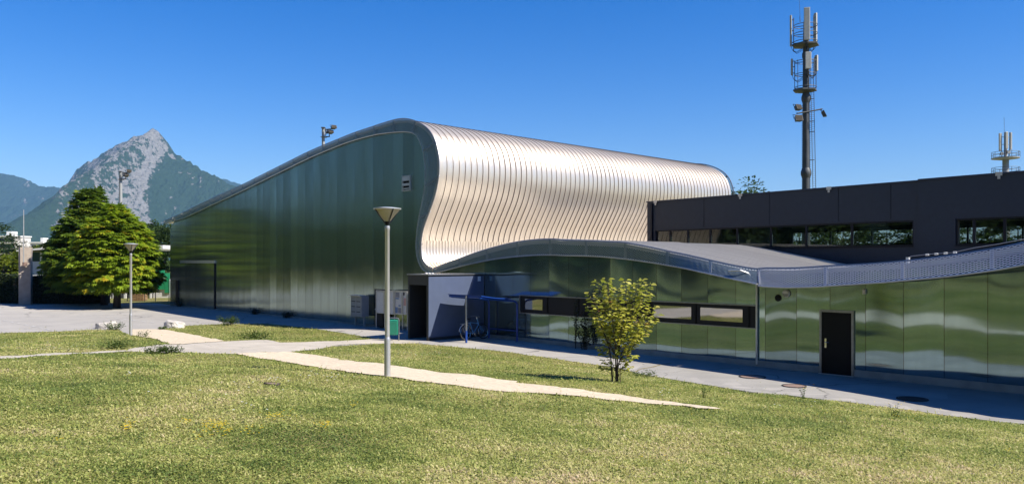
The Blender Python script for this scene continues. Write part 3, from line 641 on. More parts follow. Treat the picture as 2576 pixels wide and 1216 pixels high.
mb = MB(); mb.tube([W(s_, t_, 0), W(s_, t_, .62)], .05, 10); mb.lathe(W(s_, t_, 0), [(.1, 0), (.1, .015), (.06, .02)], 12); mb.build('post_base', MATS['blue_paint'], sh, smooth=True)
mb = MB(); mb.tube([W(s_, t_, .62), W(s_, t_, zc(t_)+.04)], .045, 10); mb.build('post', MATS['galv'], sh, smooth=True)
# ================================================================== bicycle
def bicycle(s, t):
    z0_ = .05+float(terr(*W(s, t+.5, 0)[:2])); b = thing('bicycle', W(s, t, z0_-.02), 'light blue city bicycle with pale mudguards parked under the blue shelter', 'bicycle')
    r = .335; pr = lambda y, z, x=0: W(s+x-.12*(z-.3), t+y, z+z0_-.03)        # y forwards (to the wall), x sideways, leaning
    R_, Fw = (0, r), (1.04, r); bb = (.45, .29); st_ = (.30, .78); sd = (.25, .92); hd = (.80, .70); hu = (.74, .90); 
    for c in (R_, Fw):
        wh = None; mb = MB(); N = 28
        mb.tube([pr(c[0]+(r-.017)*math.cos(2*math.pi*k/N), c[1]+(r-.017)*math.sin(2*math.pi*k/N)) for k in range(N+1)], .019, 8, cap=False); wh = mb.build('wheel', MATS['rubber'], b, smooth=True)
        mb = MB(); mb.tube([pr(c[0]+(r-.045)*math.cos(2*math.pi*k/N), c[1]+(r-.045)*math.sin(2*math.pi*k/N)) for k in range(N+1)], .009, 6, cap=False); mb.build('rim', MATS['chrome'], wh, smooth=True)
        mb = MB()
        for k in range(14): a = 2*math.pi*k/14; mb.tube([pr(c[0], c[1], .02*(-1)**k), pr(c[0]+(r-.05)*math.cos(a), c[1]+(r-.05)*math.sin(a))], .0022, 4)
        mb.tube([pr(c[0], c[1], -.05), pr(c[0], c[1], .05)], .02, 8); mb.build('spokes', MATS['chrome'], wh)
        a0, a1 = (20, 170) if c is R_ else (35, 150)
        mb = MB(); N = 14; vs = []
        for k in range(N+1):
            a = R(a0+(a1-a0)*k/N); q = r+.035
            for x in (-.032, .032): vs += [pr(c[0]+q*math.cos(a), c[1]+q*math.sin(a), x), pr(c[0]+(q+.012)*math.cos(a), c[1]+(q+.012)*math.sin(a), x*.5)]
        fs = []
        for k in range(N): i = 4*k; j = i+4; fs += [(i, j, j+1, i+1), (i+1, j+1, j+3, i+3), (i+3, j+3, j+2, i+2), (i, i+2, j+2, j)]
        mb.add(vs, fs); mb.build('mudguard', MATS['light_alu'] if c is R_ else MATS['black'], b, smooth=True)
    mb = MB(); T = lambda a, c, q=.017, x=0: mb.tube([pr(*a, x), pr(*c, x)], q, 8)
    T(bb, st_); T(bb, (hd[0]+.012, hd[1]-.05), .02); T(st_, hd); T(hu, (.82, .62), .02)
    for x in (-.05, .05): T(R_, bb, .01, x); T(R_, st_, .009, x*.8); T((.82, .62), Fw, .012, x)
    mb.build('bicycle_frame', MATS['frame_blue'], b, smooth=True)
    mb = MB(); mb.tube([pr(*st_), pr(*sd)], .013, 8); mb.add([pr(.10, .92, -.08), pr(.10, .92, .08), pr(.36, .93, .02), pr(.36, .93, -.02), pr(.10, .96, -.08), pr(.10, .96, .08), pr(.36, .955, .02), pr(.36, .955, -.02)], [(3, 2, 1, 0), (4, 5, 6, 7), (0, 1, 5, 4), (1, 2, 6, 5), (2, 3, 7, 6), (3, 0, 4, 7)]); mb.build('saddle', MATS['black'], b, bevel=.01)
    mb = MB(); mb.tube([pr(*hu), pr(.72, 1.0)], .013, 8); mb.tube([pr(.62, 1.02, -.29), pr(.74, 1.03, -.2), pr(.76, 1.0, 0), pr(.74, 1.03, .2), pr(.62, 1.02, .29)], .012, 8); mb.build('handlebar', MATS['chrome'], b, smooth=True)
    mb = MB(); mb.tube([pr(bb[0], bb[1], -.07), pr(bb[0], bb[1], .07)], .018, 8); mb.tube([pr(bb[0], bb[1], .07), pr(.52, .14, .08), pr(.52, .14, .17)], .011, 6); mb.tube([pr(bb[0], bb[1], -.07), pr(.38, .44, -.08), pr(.38, .44, -.17)], .011, 6)
    mb.tube([pr(bb[0]+.09*math.cos(k*.45), bb[1]+.09*math.sin(k*.45), .05) for k in range(15)], .008, 6); mb.build('crank', MATS['chrome'], b)
    mb = MB()
    for x in (-.06, 0, .06): mb.tube([pr(-.22, .73, x), pr(.24, .75, x)], .007, 6)
    mb.tube([pr(-.22, .73, -.06), pr(-.22, .73, .06)], .007, 6)
    for x in (-.06, .06): mb.tube([pr(-.12, .73, x), pr(*R_, x)], .006, 6)
    mb.build('luggage_rack', MATS['light_alu'], b)
bicycle(-26.75, 23.05)
# ================================================================== letter cabinet, notice boards, bins
P = gp(916, 818); s0, t0 = ST(P.x, P.y); t0 = min(t0, T0-.75)
s0 = fsz(882, 760, t0)[0]; s1 = fsz(909, 760, t0)[0]; z0 = fsz(890, 795, t0)[1]; z1 = fsz(890, 743, t0)[1]
cab = thing('letter_cabinet', W((s0+s1)/2, t0+.2, 0), 'grey letter box cabinet with three rows of slots on two legs by the facade', 'cabinet')
mb = MB(); mb.fbox(s0, s1, t0, t0+.48, z0, z1); mb.build('cabinet_body', MATS['grey_paint'], cab, bevel=.01)
mb = MB(); mb.fbox(s0-.05, s1-.01, t0-.10, t0+.3, z1+.002, z1+.04); mb.build('rain_hood', MATS['light_alu'], cab)
for r_ in range(3):
    for c_ in range(2):
        q = s0+(s1-s0)*(.06+.46*c_); w_ = (s1-s0)*.42; zz = z1-.34-r_*(z1-z0)*.25
        mb = MB(); mb.fbox(q, q+w_, t0-.012, t0-.002, zz-.20, zz+.09); d = mb.build('letter_box_door', MATS['grey_paint'], cab)
        mb = MB(); mb.fbox(q+.04, q+w_-.04, t0-.017, t0-.0125, zz+.02, zz+.055); mb.build('slot', MATS['black'], d)
for s in (s0+.12, s1-.1):
    mb = MB(); mb.fbox(s-.05, s+.05, t0+.2, t0+.28, .02, z0); mb.fbox(s-.16, s+.16, t0+.16, t0+.32, .012, .022); mb.build('leg', MATS['grey_paint'], cab)
tb_ = 24.35
def board(x0, x1, yt, yb, label, papers):
    s0, s1 = fsz(x0, 750, tb_)[0], fsz(x1, 750, tb_)[0]; zt, zb = fsz(x0, yt, tb_)[1], fsz(x0, yb, tb_)[1]
    o = thing('notice_board', W((s0+s1)/2, tb_, 0), label, 'notice board', 'notice boards beside the porch')
    mb = MB(); e = .035
    for q in ((s0, s1, zt-e, zt), (s0, s1, zb, zb+e), (s0, s0+e, zb+e, zt-e), (s1-e, s1, zb+e, zt-e)): mb.fbox(q[0], q[1], tb_-.05, tb_+.05, q[2], q[3])
    mb.build('board_frame', MATS['light_alu'], o)
    mb = MB(); mb.fbox(s0+e, s1-e, tb_-.02, tb_+.03, zb+e, zt-e); mb.build('board_panel', MATS['paper_white'], o)
    for (u0, u1, v0, v1, m) in papers:
        a, b = s0+(s1-s0)*u0, s0+(s1-s0)*u1; mb = MB(); mb.fbox(a, b, tb_-.026, tb_-.0215, zb+(zt-zb)*v0, zb+(zt-zb)*v1); mb.build('notice', MATS[m], o)
    for s in (s0-.03, s1+.03):
        mb = MB(); mb.tube([W(s, tb_, 0), W(s, tb_, zt)], .03, 8); mb.build('leg', MATS['light_alu'], o, smooth=True)
board(947, 967, 729, 786, 'pale notice board with an empty panel, left one beside the porch', [(.1, .9, .94, .97, 'paper_grey')])
board(970, 992, 729, 788, 'pale notice board behind the near lamp post, nearly blank', [(.2, .5, .5, .7, 'paper_grey')])
board(994, 1012, 730, 789, 'notice board with blue and grey leaflets pinned on it', [(.12, .62, .72, .93, 'paper_grey'), (.1, .55, .64, .70, 'paper_blue'), (.5, .8, .34, .40, 'paper_blue'), (.05, .4, .06, .3, 'paper_blue'), (.45, .9, .06, .28, 'paper_grey')])
board(1013.5, 1024, 731, 790, 'notice board with a red poster beside the porch wall', [(.15, .45, .82, .94, 'dark_frame'), (.25, .9, .38, .70, 'paper_red')])
# dark doorway behind the boards
a, b, zt, _ = rect_px(943, 985, 726); mb = MB(); mb.fbox(a, b, T0-.04, T0+.03, .1, zt); mb.build('side_door', MATS['dark_frame'], hall)
s0, s1 = fsz(947, 780, 24.6)[0], fsz(967, 780, 24.6)[0]
rb = thing('recycling_bin', W((s0+s1)/2, 24.7, 0), 'dark wheeled bin standing under the left notice board', 'bin')
mb = MB(); mb.hexa([W(s0+.08, 24.55, .08), W(s1-.08, 24.55, .08), W(s1-.08, 24.85, .08), W(s0+.08, 24.85, .08), W(s0+.02, 24.45, 1.0), W(s1-.02, 24.45, 1.0), W(s1-.02, 24.9, 1.0), W(s0+.02, 24.9, 1.0)]); mb.build('bin_body', MATS['dark_iron'], rb, bevel=.015)
mb = MB(); mb.hexa([W(s0, 24.43, 1.005), W(s1, 24.43, 1.005), W(s1, 24.92, 1.005), W(s0, 24.92, 1.005), W(s0+.06, 24.5, 1.09), W(s1-.06, 24.5, 1.09), W(s1-.06, 24.88, 1.09), W(s0+.06, 24.88, 1.09)]); mb.build('lid', MATS['grey_paint'], rb, bevel=.01)
for s in (s0+.12, s1-.12): mb = MB(); mb.tube([W(s-.03, 24.83, .1), W(s+.03, 24.83, .1)], .1, 14); mb.build('wheel', MATS['rubber'], rb)
P = gp(1003, 857); dd = P.y; z0 = P.z
gb = thing('litter_bin', P, 'green box litter bin hanging in a grey hoop stand beside the path', 'litter bin')
X = lambda px: (px-CX)/F*dd; Zp = lambda py: EYE+(HY-py)/F*dd
mb = MB(); x0, x1 = X(973), X(1003); zt = Zp(799)
mb.tube([(x0, dd, z0-.1), (x0, dd, zt-.08), (x0+.03, dd, zt-.02), (x0+.09, dd, zt), (x1-.09, dd, zt), (x1-.03, dd, zt-.02), (x1, dd, zt-.08), (x1, dd, z0-.1)], .028, 10); mb.build('hoop_stand', MATS['galv'], gb, smooth=True)
mb = MB(); xa, xb = X(975.5), X(1001); zb, zq = Zp(841.5), Zp(806)
mb.hexa([(xa+.01, dd-.13, zb), (xb-.01, dd-.13, zb), (xb-.01, dd+.13, zb), (xa+.01, dd+.13, zb), (xa, dd-.15, zq), (xb, dd-.15, zq), (xb, dd+.15, zq), (xa, dd+.15, zq)]); mb.build('bin_body', MATS['green_paint'], gb, bevel=.03)
mb = MB(); mb.hexa([(xa+.01, dd-.155, zq+.003), (xb-.01, dd-.155, zq+.003), (xb-.01, dd+.15, zq+.003), (xa+.01, dd+.15, zq+.003), (xa+.03, dd-.10, zq+.055), (xb-.03, dd-.10, zq+.055), (xb-.03, dd+.11, zq+.055), (xa+.03, dd+.11, zq+.055)]); mb.build('lid', MATS['green_paint'], gb, bevel=.01)
# ================================================================== street lamps
def lamp(px, py, ytop, label):
    B = gp(px, py); H = (py-ytop)/F*B.y
    o = thing('street_lamp', B, label, 'street lamp', 'cone topped street lamps by the path'); k = H/3.9
    L = lambda z: (B.x, B.y, B.z+z*k)
    mb = MB(); mb.lathe(B, [(.068, -.15), (.068, .86*k), (.066, .89*k), (.054, .93*k)], 24); mb.build('pole_base', MATS['alu_pole'], o, smooth=True)
    mb = MB(); mb.lathe(B, [(.052, .93*k), (.050, 3.40*k), (.056, 3.41*k), (.056, 3.47*k), (.05, 3.50*k)], 20); mb.build('pole', MATS['alu_pole'], o, smooth=True)
    mb = MB(); mb.lathe(B, [(.03, 3.42*k), (.036, 3.52*k), (.045, 3.56*k), (.055, 3.60*k)], 14); mb.build('socket', MATS['black'], o)
    mb = MB(); mb.lathe(B, [(.055, 3.60*k), (.275, 3.875*k)], 28); mb.build('lamp_shade', MATS['lamp_glass'], o, smooth=True)
    mb = MB()
    for q in range(4):
        a = R(35+90*q); mb.tube([(B.x+.045*math.cos(a), B.y+.045*math.sin(a), B.z+3.54*k), (B.x+.292*math.cos(a), B.y+.292*math.sin(a), B.z+3.88*k)], .012, 6)
    mb.build('strut', MATS['dark_frame'], o)
    mb = MB(); mb.lathe(B, [(.285, 3.878*k), (.30, 3.885*k), (.30, 3.905*k), (.12, 3.93*k)], 28); mb.build('lamp_cap', MATS['light_alu'], o, smooth=30)
lamp(974, 948, 524, 'tall steel lamp post with a cone shade standing beside the gravel path in the foreground')
lamp(329, 843.5, 613, 'slim steel lamp post with a cone shade near the chestnut trees and the left boulder')
# ================================================================== boulders
def boulder(px, py, w, h, label, seed):
    B = gp(px, py); d = B.y; sx = w/2/F*d; sz = h/F*d
    bm = bmesh.new(); bmesh.ops.create_icosphere(bm, subdivisions=4, radius=1)
    for v in bm.verts:
        p = v.co.copy(); q = .75+.45*float(fbm(p.x*1.3+seed+3, p.y*1.3+p.z*1.7+9, 4, seed)); f = .16*float(fbm(p.x*6+seed, p.z*6+p.y*3, 3, seed+4))
        v.co = p*(q+f-.08)
        v.co.x = max(min(v.co.x, .95), -1.0)*sx*1.05; v.co.y *= sx*.75; v.co.z = min(v.co.z, .62+.18*p.x*(1 if seed % 2 else -1))*sz*1.15+sz*.1
    me = bpy.data.meshes.new('boulder'); bm.to_mesh(me); bm.free(); me.materials.append(MATS['stone'])
    o = link(bpy.data.objects.new('boulder', me)); o.location = B; tag(o, label, 'boulder', 'boulders closing the path')
boulder(267, 826, 52, 21, 'pale boulder with weeds round it, left of the slim lamp post', 3)
boulder(440, 824, 51, 21, 'pale boulder at the corner of the middle lawn, right of the slim lamp post', 6)
# ================================================================== manholes
def manhole(px, py, w, h, mat, label, name='manhole_cover', cat='manhole', ring=True):
    B = gp(px, py); r = w/2/F*B.y
    o = thing(name, B, label, cat)
    n = np.array([(terr(B.x+.3, B.y)-terr(B.x-.3, B.y))/.6, (terr(B.x, B.y+.3)-terr(B.x, B.y-.3))/.6])
    def C_(rr, z, N=28): return [(B.x+rr*math.cos(2*math.pi*k/N), B.y+rr*math.sin(2*math.pi*k/N), B.z+z+n[0]*rr*math.cos(2*math.pi*k/N)+n[1]*rr*math.sin(2*math.pi*k/N)) for k in range(N)]
    N = 28
    mb = MB(); mb.add(C_(r*.86, -.05)+C_(r*.86, h), [tuple(range(N, 2*N))]+[(k, (k+1) % N, (k+1) % N+N, k+N) for k in range(N)]); mb.build('cover', MATS[mat], o)
    mb = MB(); mb.add(C_(r*.875, h+.006)+C_(r, h+.006)+C_(r, -.05), [(k, (k+1) % N, (k+1) % N+N, k+N) for k in range(N)]+[(k+N, (k+1) % N+N, (k+1) % N+2*N, k+2*N) for k in range(N)]); mb.build('rim', MATS['dark_iron'] if ring else MATS[mat], o)
manhole(685, 968, 42, .035, 'rust_iron', 'rusty round manhole cover sunk in the foreground lawn')
manhole(1892, 949, 66, .034, 'rust_iron', 'reddish manhole cover on the shadow edge of the asphalt, left of the black door')
manhole(1997, 972, 60, .034, 'rust_iron', 'reddish manhole cover on the asphalt in front of the black door')
manhole(2294, 1005, 74, .034, 'dark_iron', 'black manhole cover in the shade near the right facade')
# ================================================================== annex building
AX, AY, BX, BY, PX0, PY0 = .609, -.793, .793, .609, 7.48, 44.0
A_ = lambda u, v, z: (PX0+AX*u+BX*v, PY0+AY*u+BY*v, z)
def au(px): dx = (px-CX)/F; return (PY0*dx-PX0)/(AX-AY*dx)
def az(px, py): u = au(px); return EYE+(HY-py)/F*(PY0+AY*u)
an = thing('annex_building', A_(12, 5, 0), 'dark charcoal flat roofed annex with ribbon windows rising behind the wave roof', 'building')
U1, U2, U3, U4, U5 = au(1648), au(2297), au(2313), au(2406), 33.
HT = (az(1640, 509)+az(2300, 456))/2; zw0, zw1 = 4.22, (az(1660, 578)+az(2290, 554))/2; H2 = (az(2320, 453)+az(2560, 436))/2
V0 = .28
mb = MB(); b = lambda *q, m=mb: m.box(*q, 0, A_)
b(0, U3, 0, V0, 0, zw0); b(0, U1, 0, V0, zw0, zw1); b(U2, U3, 0, V0, zw0, zw1); b(0, U3, 0, V0, zw1, HT)
b(U3, U5, -.12, V0, 0, zw0); b(U3, U4, -.12, V0, zw0, zw1-.02); b(U3, U5, -.12, V0, zw1-.02, H2); b(U5-.3, U5, -.12, V0, zw0, zw1-.02)
b(0, .28, V0, 12, 0, HT); b(U5-.28, U5, V0, 12, 0, HT)
zb0, zb1 = 4.55, 5.42
b(.28, U5-.28, 11.72, 12, 0, zb0); b(.28, U5-.28, 11.72, 12, zb1, HT); b(.28, 1.3, 11.72, 12, zb0, zb1)
mb.build('wall', MATS['charcoal'], an)
mb = MB(); mb.box(.28, U5-.28, V0, 11.72, HT-.5, HT-.05, 0, A_); mb.build('roof', MATS['charcoal'], an)
mb = MB(); mb.box(.28, U5-.28, V0, 11.72, 3.5, 3.62, 0, A_); mb.build('floor', MATS['floor_grey'], an)
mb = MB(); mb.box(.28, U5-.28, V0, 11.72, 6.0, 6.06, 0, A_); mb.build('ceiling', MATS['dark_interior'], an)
mb = MB()
for q in range(7): mb.box(3+q*4.2, 3.25+q*4.2, V0+.1, 11.6, 5.62, 5.99, 0, A_)
for v in (3.2, 6.2, 9.2): mb.box(3, U5-1, v, v+.22, 5.55, 5.61, 0, A_)
mb.build('ceiling_beams', MATS['grey_paint'], an)
mb = MB(); mb.box(-.03, U3-.004, -.05, .4, HT+.003, HT+.06, 0, A_); mb.box(U3, U5, -.17, .4, H2+.003, H2+.06, 0, A_); mb.build('parapet_cap', MATS['cap_blue'], an)
for px in (1770, 1935, 2108, 2240): u = au(px); mb = MB(); mb.box(u-.012, u+.012, -.008, -.001, zw1+.08, HT-.004, 0, A_); mb.build('panel_joint', MATS['dark_frame'], an)
u = au(1640); mb = MB(); mb.box(u-.05, u+.05, -.09, -.004, 4.0, HT-.1, 0, A_); mb.build('downpipe', MATS['dark_frame'], an)
for px, py in ((1650, 508), (1863, 491), (2086, 474), (2517, 438)):
    u = au(px); h = HT if px < 2313 else H2; f = -.06 if px < 2313 else -.18
    mb = MB(); mb.box(u-.12, u+.12, f-.012, f-.004, h-.06, h+.075, 0, A_); mb.box(u-.05, u+.05, f-.012, f-.004, h-.18, h-.062, 0, A_); mb.build('roof_clip', MATS['light_alu'], an)
def awin(ua, ub, xs, f, zt):
    mb = MB(); e = .07
    for q in ((ua, ub, zw0, zw0+e), (ua, ub, zt-e, zt), (ua, ua+e, zw0+e, zt-e), (ub-e, ub, zw0+e, zt-e)): mb.box(q[0], q[1], f+.06, f+.16, q[2], q[3], 0, A_)
    w = mb.build('window', MATS['dark_frame'], an)
    for x in xs: mb = MB(); u = au(x); mb.box(u-.05, u+.05, f+.05, f+.15, zw0+e, zt-e, 0, A_); mb.build('mullion', MATS['dark_frame'], w)
    ed = [ua+e]+[au(x) for x in xs]+[ub-e]
    for i in range(len(ed)-1): mb = MB(); mb.box(ed[i]+.052, ed[i+1]-.052, f+.10, f+.112, zw0+e+.003, zt-e-.003, 0, A_); mb.build('pane', MATS['glass'], w)
    mb = MB(); mb.box(ua-.02, ub+.02, f-.05, f+.055, zw0-.03, zw0+.012, 0, A_); mb.build('sill', MATS['dark_frame'], w)
awin(U1, U2, [(2500+x/1.614)/1.5907 for x in (285, 400, 545, 720, 938, 1165, 1460)], 0, zw1)
awin(U4, U5-.3, [2451, 2528, 2610], -.12, zw1-.02)
mb = MB()
for q in np.arange(1.3, U5-.3, 2.6): mb.box(q, q+.08, 11.78, 11.88, zb0, zb1, 0, A_)
mb.box(1.3, U5-.3, 11.78, 11.88, zb0, zb0+.05, 0, A_); mb.box(1.3, U5-.3, 11.78, 11.88, zb1-.05, zb1, 0, A_); mb.build('rear_window_frame', MATS['dark_frame'], an)
# ================================================================== antenna masts
D1 = 70.
m7 = lambda x, y: ((((3050+x/1.56)/1.5907)-CX)/F*D1, EYE+(HY-(y/1.56)/1.5907)/F*D1)
bx, _ = m7(272, 700)
ma = thing('antenna_mast', (bx, D1, 0), 'tall grey antenna mast with two platforms, white antenna panels and floodlights behind the annex', 'antenna mast')
zq = lambda y: m7(0, y)[1]; xq = lambda x: m7(x, 0)[0]
mb = MB(); mb.lathe((bx, D1, 0), [(.36, 0), (.33, zq(1085)), (.30, zq(640)), (.27, zq(300)), (.22, zq(135))], 18); mb.build('pole', MATS['mast_grey'], ma, smooth=40)
for y, r in ((1078, .45), (612, .40), (345, .34)):
    mb = MB(); mb.lathe((bx, D1, 0), [(r*.75, zq(y+32)), (r, zq(y+10)), (r, zq(y-8)), (r*.72, zq(y-30))], 16)
    mb.build('flange', MATS['mast_grey'], ma, smooth=30)
def plat(par, c, z, r, n=6, mat='mast_grey', th=.12):
    mb = MB(); mb.lathe((c[0], c[1], z), [(r*.5, -th*2), (r, -th), (r, 0)], n); return mb.build('platform', MATS[mat], par)
plat(ma, (bx-.1, D1), zq(560), 1.05); plat(ma, (bx-.05, D1), zq(278), 1.2)
for (x0, x1, y0, y1, dy) in ((167, 192, 97, 290, .5), (258, 296, 48, 250, -1.1), (313, 345, 82, 280, .5), (175, 197, 368, 470, .5), (272, 298, 325, 430, -1.), (323, 346, 345, 445, .5)):
    y = D1+dy; kk = y/D1; xa, xb = xq(x0)*kk, xq(x1)*kk; za, zb = EYE+(zq(y1)-EYE)*kk, EYE+(zq(y0)-EYE)*kk; cx = (xa+xb)/2; dv = Vector((cx-bx, dy, 0)).normalized(); sd = Vector((-dv.y, dv.x, 0)); hw = .25 if dy < 0 else .15; c = Vector((cx, y, 0))
    p = [c-sd*hw-dv*.05, c+sd*hw-dv*.05, c+sd*hw+dv*.12, c-sd*hw+dv*.12]
    mb = MB(); mb.hexa([(q.x, q.y, za) for q in p]+[(q.x, q.y, zb) for q in p]); pa = mb.build('antenna_panel', MATS['antenna_white'], ma, bevel=.04)
    mb = MB(); q = c-dv*.2; mb.tube([(q.x, q.y, za-.5), (q.x, q.y, zb-.25)], .035, 8)
    for f in (.12, .5, .85): zz = za+(zb-za)*f; mb.tube([(q.x, q.y, zz), (q.x+dv.x*.14, q.y+dv.y*.14, zz)], .04, 6); 
    mb.build('panel_mount', MATS['mast_grey'], pa)
    mb = MB()
    for k in range(3): o_ = sd*(k-1)*.09; mb.tube([(c+o_).to_tuple()[:2]+(za,), (c.x+o_.x-dv.x*.1, c.y+o_.y-dv.y*.1, za-.35), (c.x-dv.x*.45, c.y-dv.y*.45, za-.55-.08*k), (bx+dv.x*.28, D1+dv.y*.28, za-.25-.1*k)], .018, 5)
    mb.build('cable', MATS['black'], pa)
for y in (160, 212, 262, 385, 465, 545):
    r = 1.0 if y < 300 else .92; mb = MB()
    mb.tube([(bx-.05+r*math.cos(2*math.pi*k/16), D1+r*math.sin(2*math.pi*k/16), zq(y)) for k in range(17)], .028, 6, cap=False)
    for a in (.5, 2.6, 4.7): mb.tube([(bx, D1, zq(y)), (bx-.05+r*math.cos(a), D1+r*math.sin(a), zq(y))], .03, 6)
    mb.build('rail_ring', MATS['mast_grey'], ma)
for a in (0, 2.6, 3.6, 4.7, 5.6): mb = MB(); mb.tube([(bx-.05+.92*math.cos(a), D1+.92*math.sin(a), zq(562)), (bx-.05+.92*math.cos(a), D1+.92*math.sin(a), zq(380))], .025, 6); mb.build('rail_post', MATS['mast_grey'], ma)
mb = MB(); lx = xq(308); 
for o_ in (-.12, .14): mb.tube([(lx+o_-.15, D1-.35, zq(380)), (lx+o_+.1, D1-.35, zq(1250))], .025, 6)
for k in range(70): z = zq(1250)+(zq(380)-zq(1250))*k/69; f = k/69; mb.tube([(lx-.02-.25*f+.1-.12, D1-.35, z), (lx+.24-.25*f, D1-.35, z)], .012, 4)
for y in (620, 760, 825, 1000): mb.tube([(bx, D1, zq(y)), (lx+.1, D1-.35, zq(y))], .03, 6)
mb.build('ladder', MATS['mast_grey'], ma)
mb = MB()
for k in range(46):
    z = zq(1180)+(zq(660)-zq(1180))*k/45; mb.tube([(bx-.42, D1-.05, z), (bx-.25, D1-.05, z)], .018, 4); mb.tube([(bx+.42, D1-.05, z), (bx+.25, D1-.05, z)], .018, 4)
mb.build('climbing_pegs', MATS['mast_grey'], ma)
mb = MB(); x = xq(235); mb.tube([(x, D1, zq(140)), (x-.02, D1, zq(105))], .03, 6); mb.tube([(x, D1, zq(110)), (x-.1, D1, zq(-20))], .014, 5); mb.build('lightning_rod', MATS['mast_grey'], ma)
mb = MB(); mb.tube([(xq(205), D1-.3, zq(712)), (bx, D1-.3, zq(702)), (xq(365), D1-.3, zq(684))], .06, 8); mb.build('arm', MATS['mast_grey'], ma)
def flood(par, c, w, h, d, rx, rz, name='floodlight'):
    M = Matrix.Translation(c) @ Matrix.Rotation(rz, 4, 'Z') @ Matrix.Rotation(rx, 4, 'X')
    mb = MB(); p = [(-w/2*.7, d/2, -h/2*.7), (w/2*.7, d/2, -h/2*.7), (w/2*.7, d/2, h/2*.7), (-w/2*.7, d/2, h/2*.7), (-w/2, -d/2, -h/2), (w/2, -d/2, -h/2), (w/2, -d/2, h/2), (-w/2, -d/2, h/2)]
    mb.hexa([M @ Vector(q) for q in p]); f = mb.build(name, MATS['mast_grey'], par, bevel=.02)
    mb = MB(); mb.add([M @ Vector(q) for q in ((-w/2*.9, -d/2-.006, -h/2*.9), (w/2*.9, -d/2-.006, -h/2*.9), (w/2*.9, -d/2-.006, h/2*.9), (-w/2*.9, -d/2-.006, h/2*.9))], [(0, 1, 2, 3)]); mb.build('lens', MATS['flood_glass'], f)
    mb = MB(); mb.tube([M @ Vector((-w/2-.05, 0, 0)), M @ Vector((-w/2-.05, .05, h*.75)), M @ Vector((w/2+.05, .05, h*.75)), M @ Vector((w/2+.05, 0, 0))], .025, 6); mb.build('yoke', MATS['black'], f)
flood(ma, Vector((xq(208), D1-.5, zq(680))), .62, .5, .4, R(-25), R(25)); flood(ma, Vector((xq(210), D1-.5, zq(748))), .7, .55, .4, R(-20), R(10)); flood(ma, Vector((xq(368), D1-.5, zq(718))), .5, .62, .28, R(-25), R(70))
D2 = 150.
m8 = lambda x, y: ((((3850+x/4.504)/1.5907)-CX)/F*D2, EYE+(HY-((450+y/4.504)/1.5907))/F*D2)
bx2 = m8(778, 0)[0]; Z8 = lambda y: m8(0, y)[1]; X8 = lambda x: m8(x, 0)[0]
m2 = thing('antenna_tower', (bx2, D2, 0), 'distant pale antenna tower with two railed round platforms at the right edge', 'antenna mast')
mb = MB(); mb.lathe((bx2, D2, 0), [(.8, 0), (.58, Z8(1100)), (.55, Z8(830)), (.30, Z8(800)), (.28, Z8(360))], 18); mb.build('pole', MATS['grey_paint'], m2, smooth=40)
for y in (815, 1095):
    plat(m2, (bx2-.05, D2), Z8(y), 2.35, 20, 'grey_paint', .18)
    mb = MB()
    for h in (.5, 1.05): mb.tube([(bx2+2.3*math.cos(2*math.pi*k/24), D2+2.3*math.sin(2*math.pi*k/24), Z8(y)+h) for k in range(25)], .04, 5, cap=False)
    for k in range(10): a = 2*math.pi*(k+.3)/10; mb.tube([(bx2+2.3*math.cos(a), D2+2.3*math.sin(a), Z8(y)), (bx2+2.3*math.cos(a), D2+2.3*math.sin(a), Z8(y)+1.05)], .04, 5)
    mb.build('railing', MATS['mast_grey'], m2)
for x0, x1, y0, y1, dy in ((670, 710, 370, 690, .2), (725, 770, 360, 660, -.8), (875, 905, 355, 670, .3)):
    cx = X8((x0+x1)/2); w = max(.3, (X8(x1)-X8(x0)))
    mb = MB(); mb.box(cx-w/2, cx+w/2, D2+dy-.15, D2+dy+.15, Z8(y1), Z8(y0)); pa = mb.build('antenna_panel', MATS['antenna_white'], m2, bevel=.06)
    mb = MB(); mb.tube([(cx+(bx2-cx)*.25, D2+dy*.8, Z8(790)), (cx+(bx2-cx)*.25, D2+dy*.8, Z8(y0))], .06, 6)
    for y in (440, 575): mb.tube([(cx, D2+dy, Z8(y)), (bx2, D2, Z8(y))], .05, 6)
    mb.build('panel_mount', MATS['mast_grey'], pa)
mb = MB(); mb.tube([(bx2-.25, D2, Z8(360)), (bx2-.3, D2, Z8(90))], .03, 5); mb.build('lightning_rod', MATS['mast_grey'], m2)
mb = MB(); mb.box(X8(760), X8(812), D2-.9, D2-.5, Z8(750), Z8(698)); mb.box(X8(645), X8(690), D2-.9, D2-.5, Z8(775), Z8(725)); mb.build('equipment_box', MATS['grey_paint'], m2)
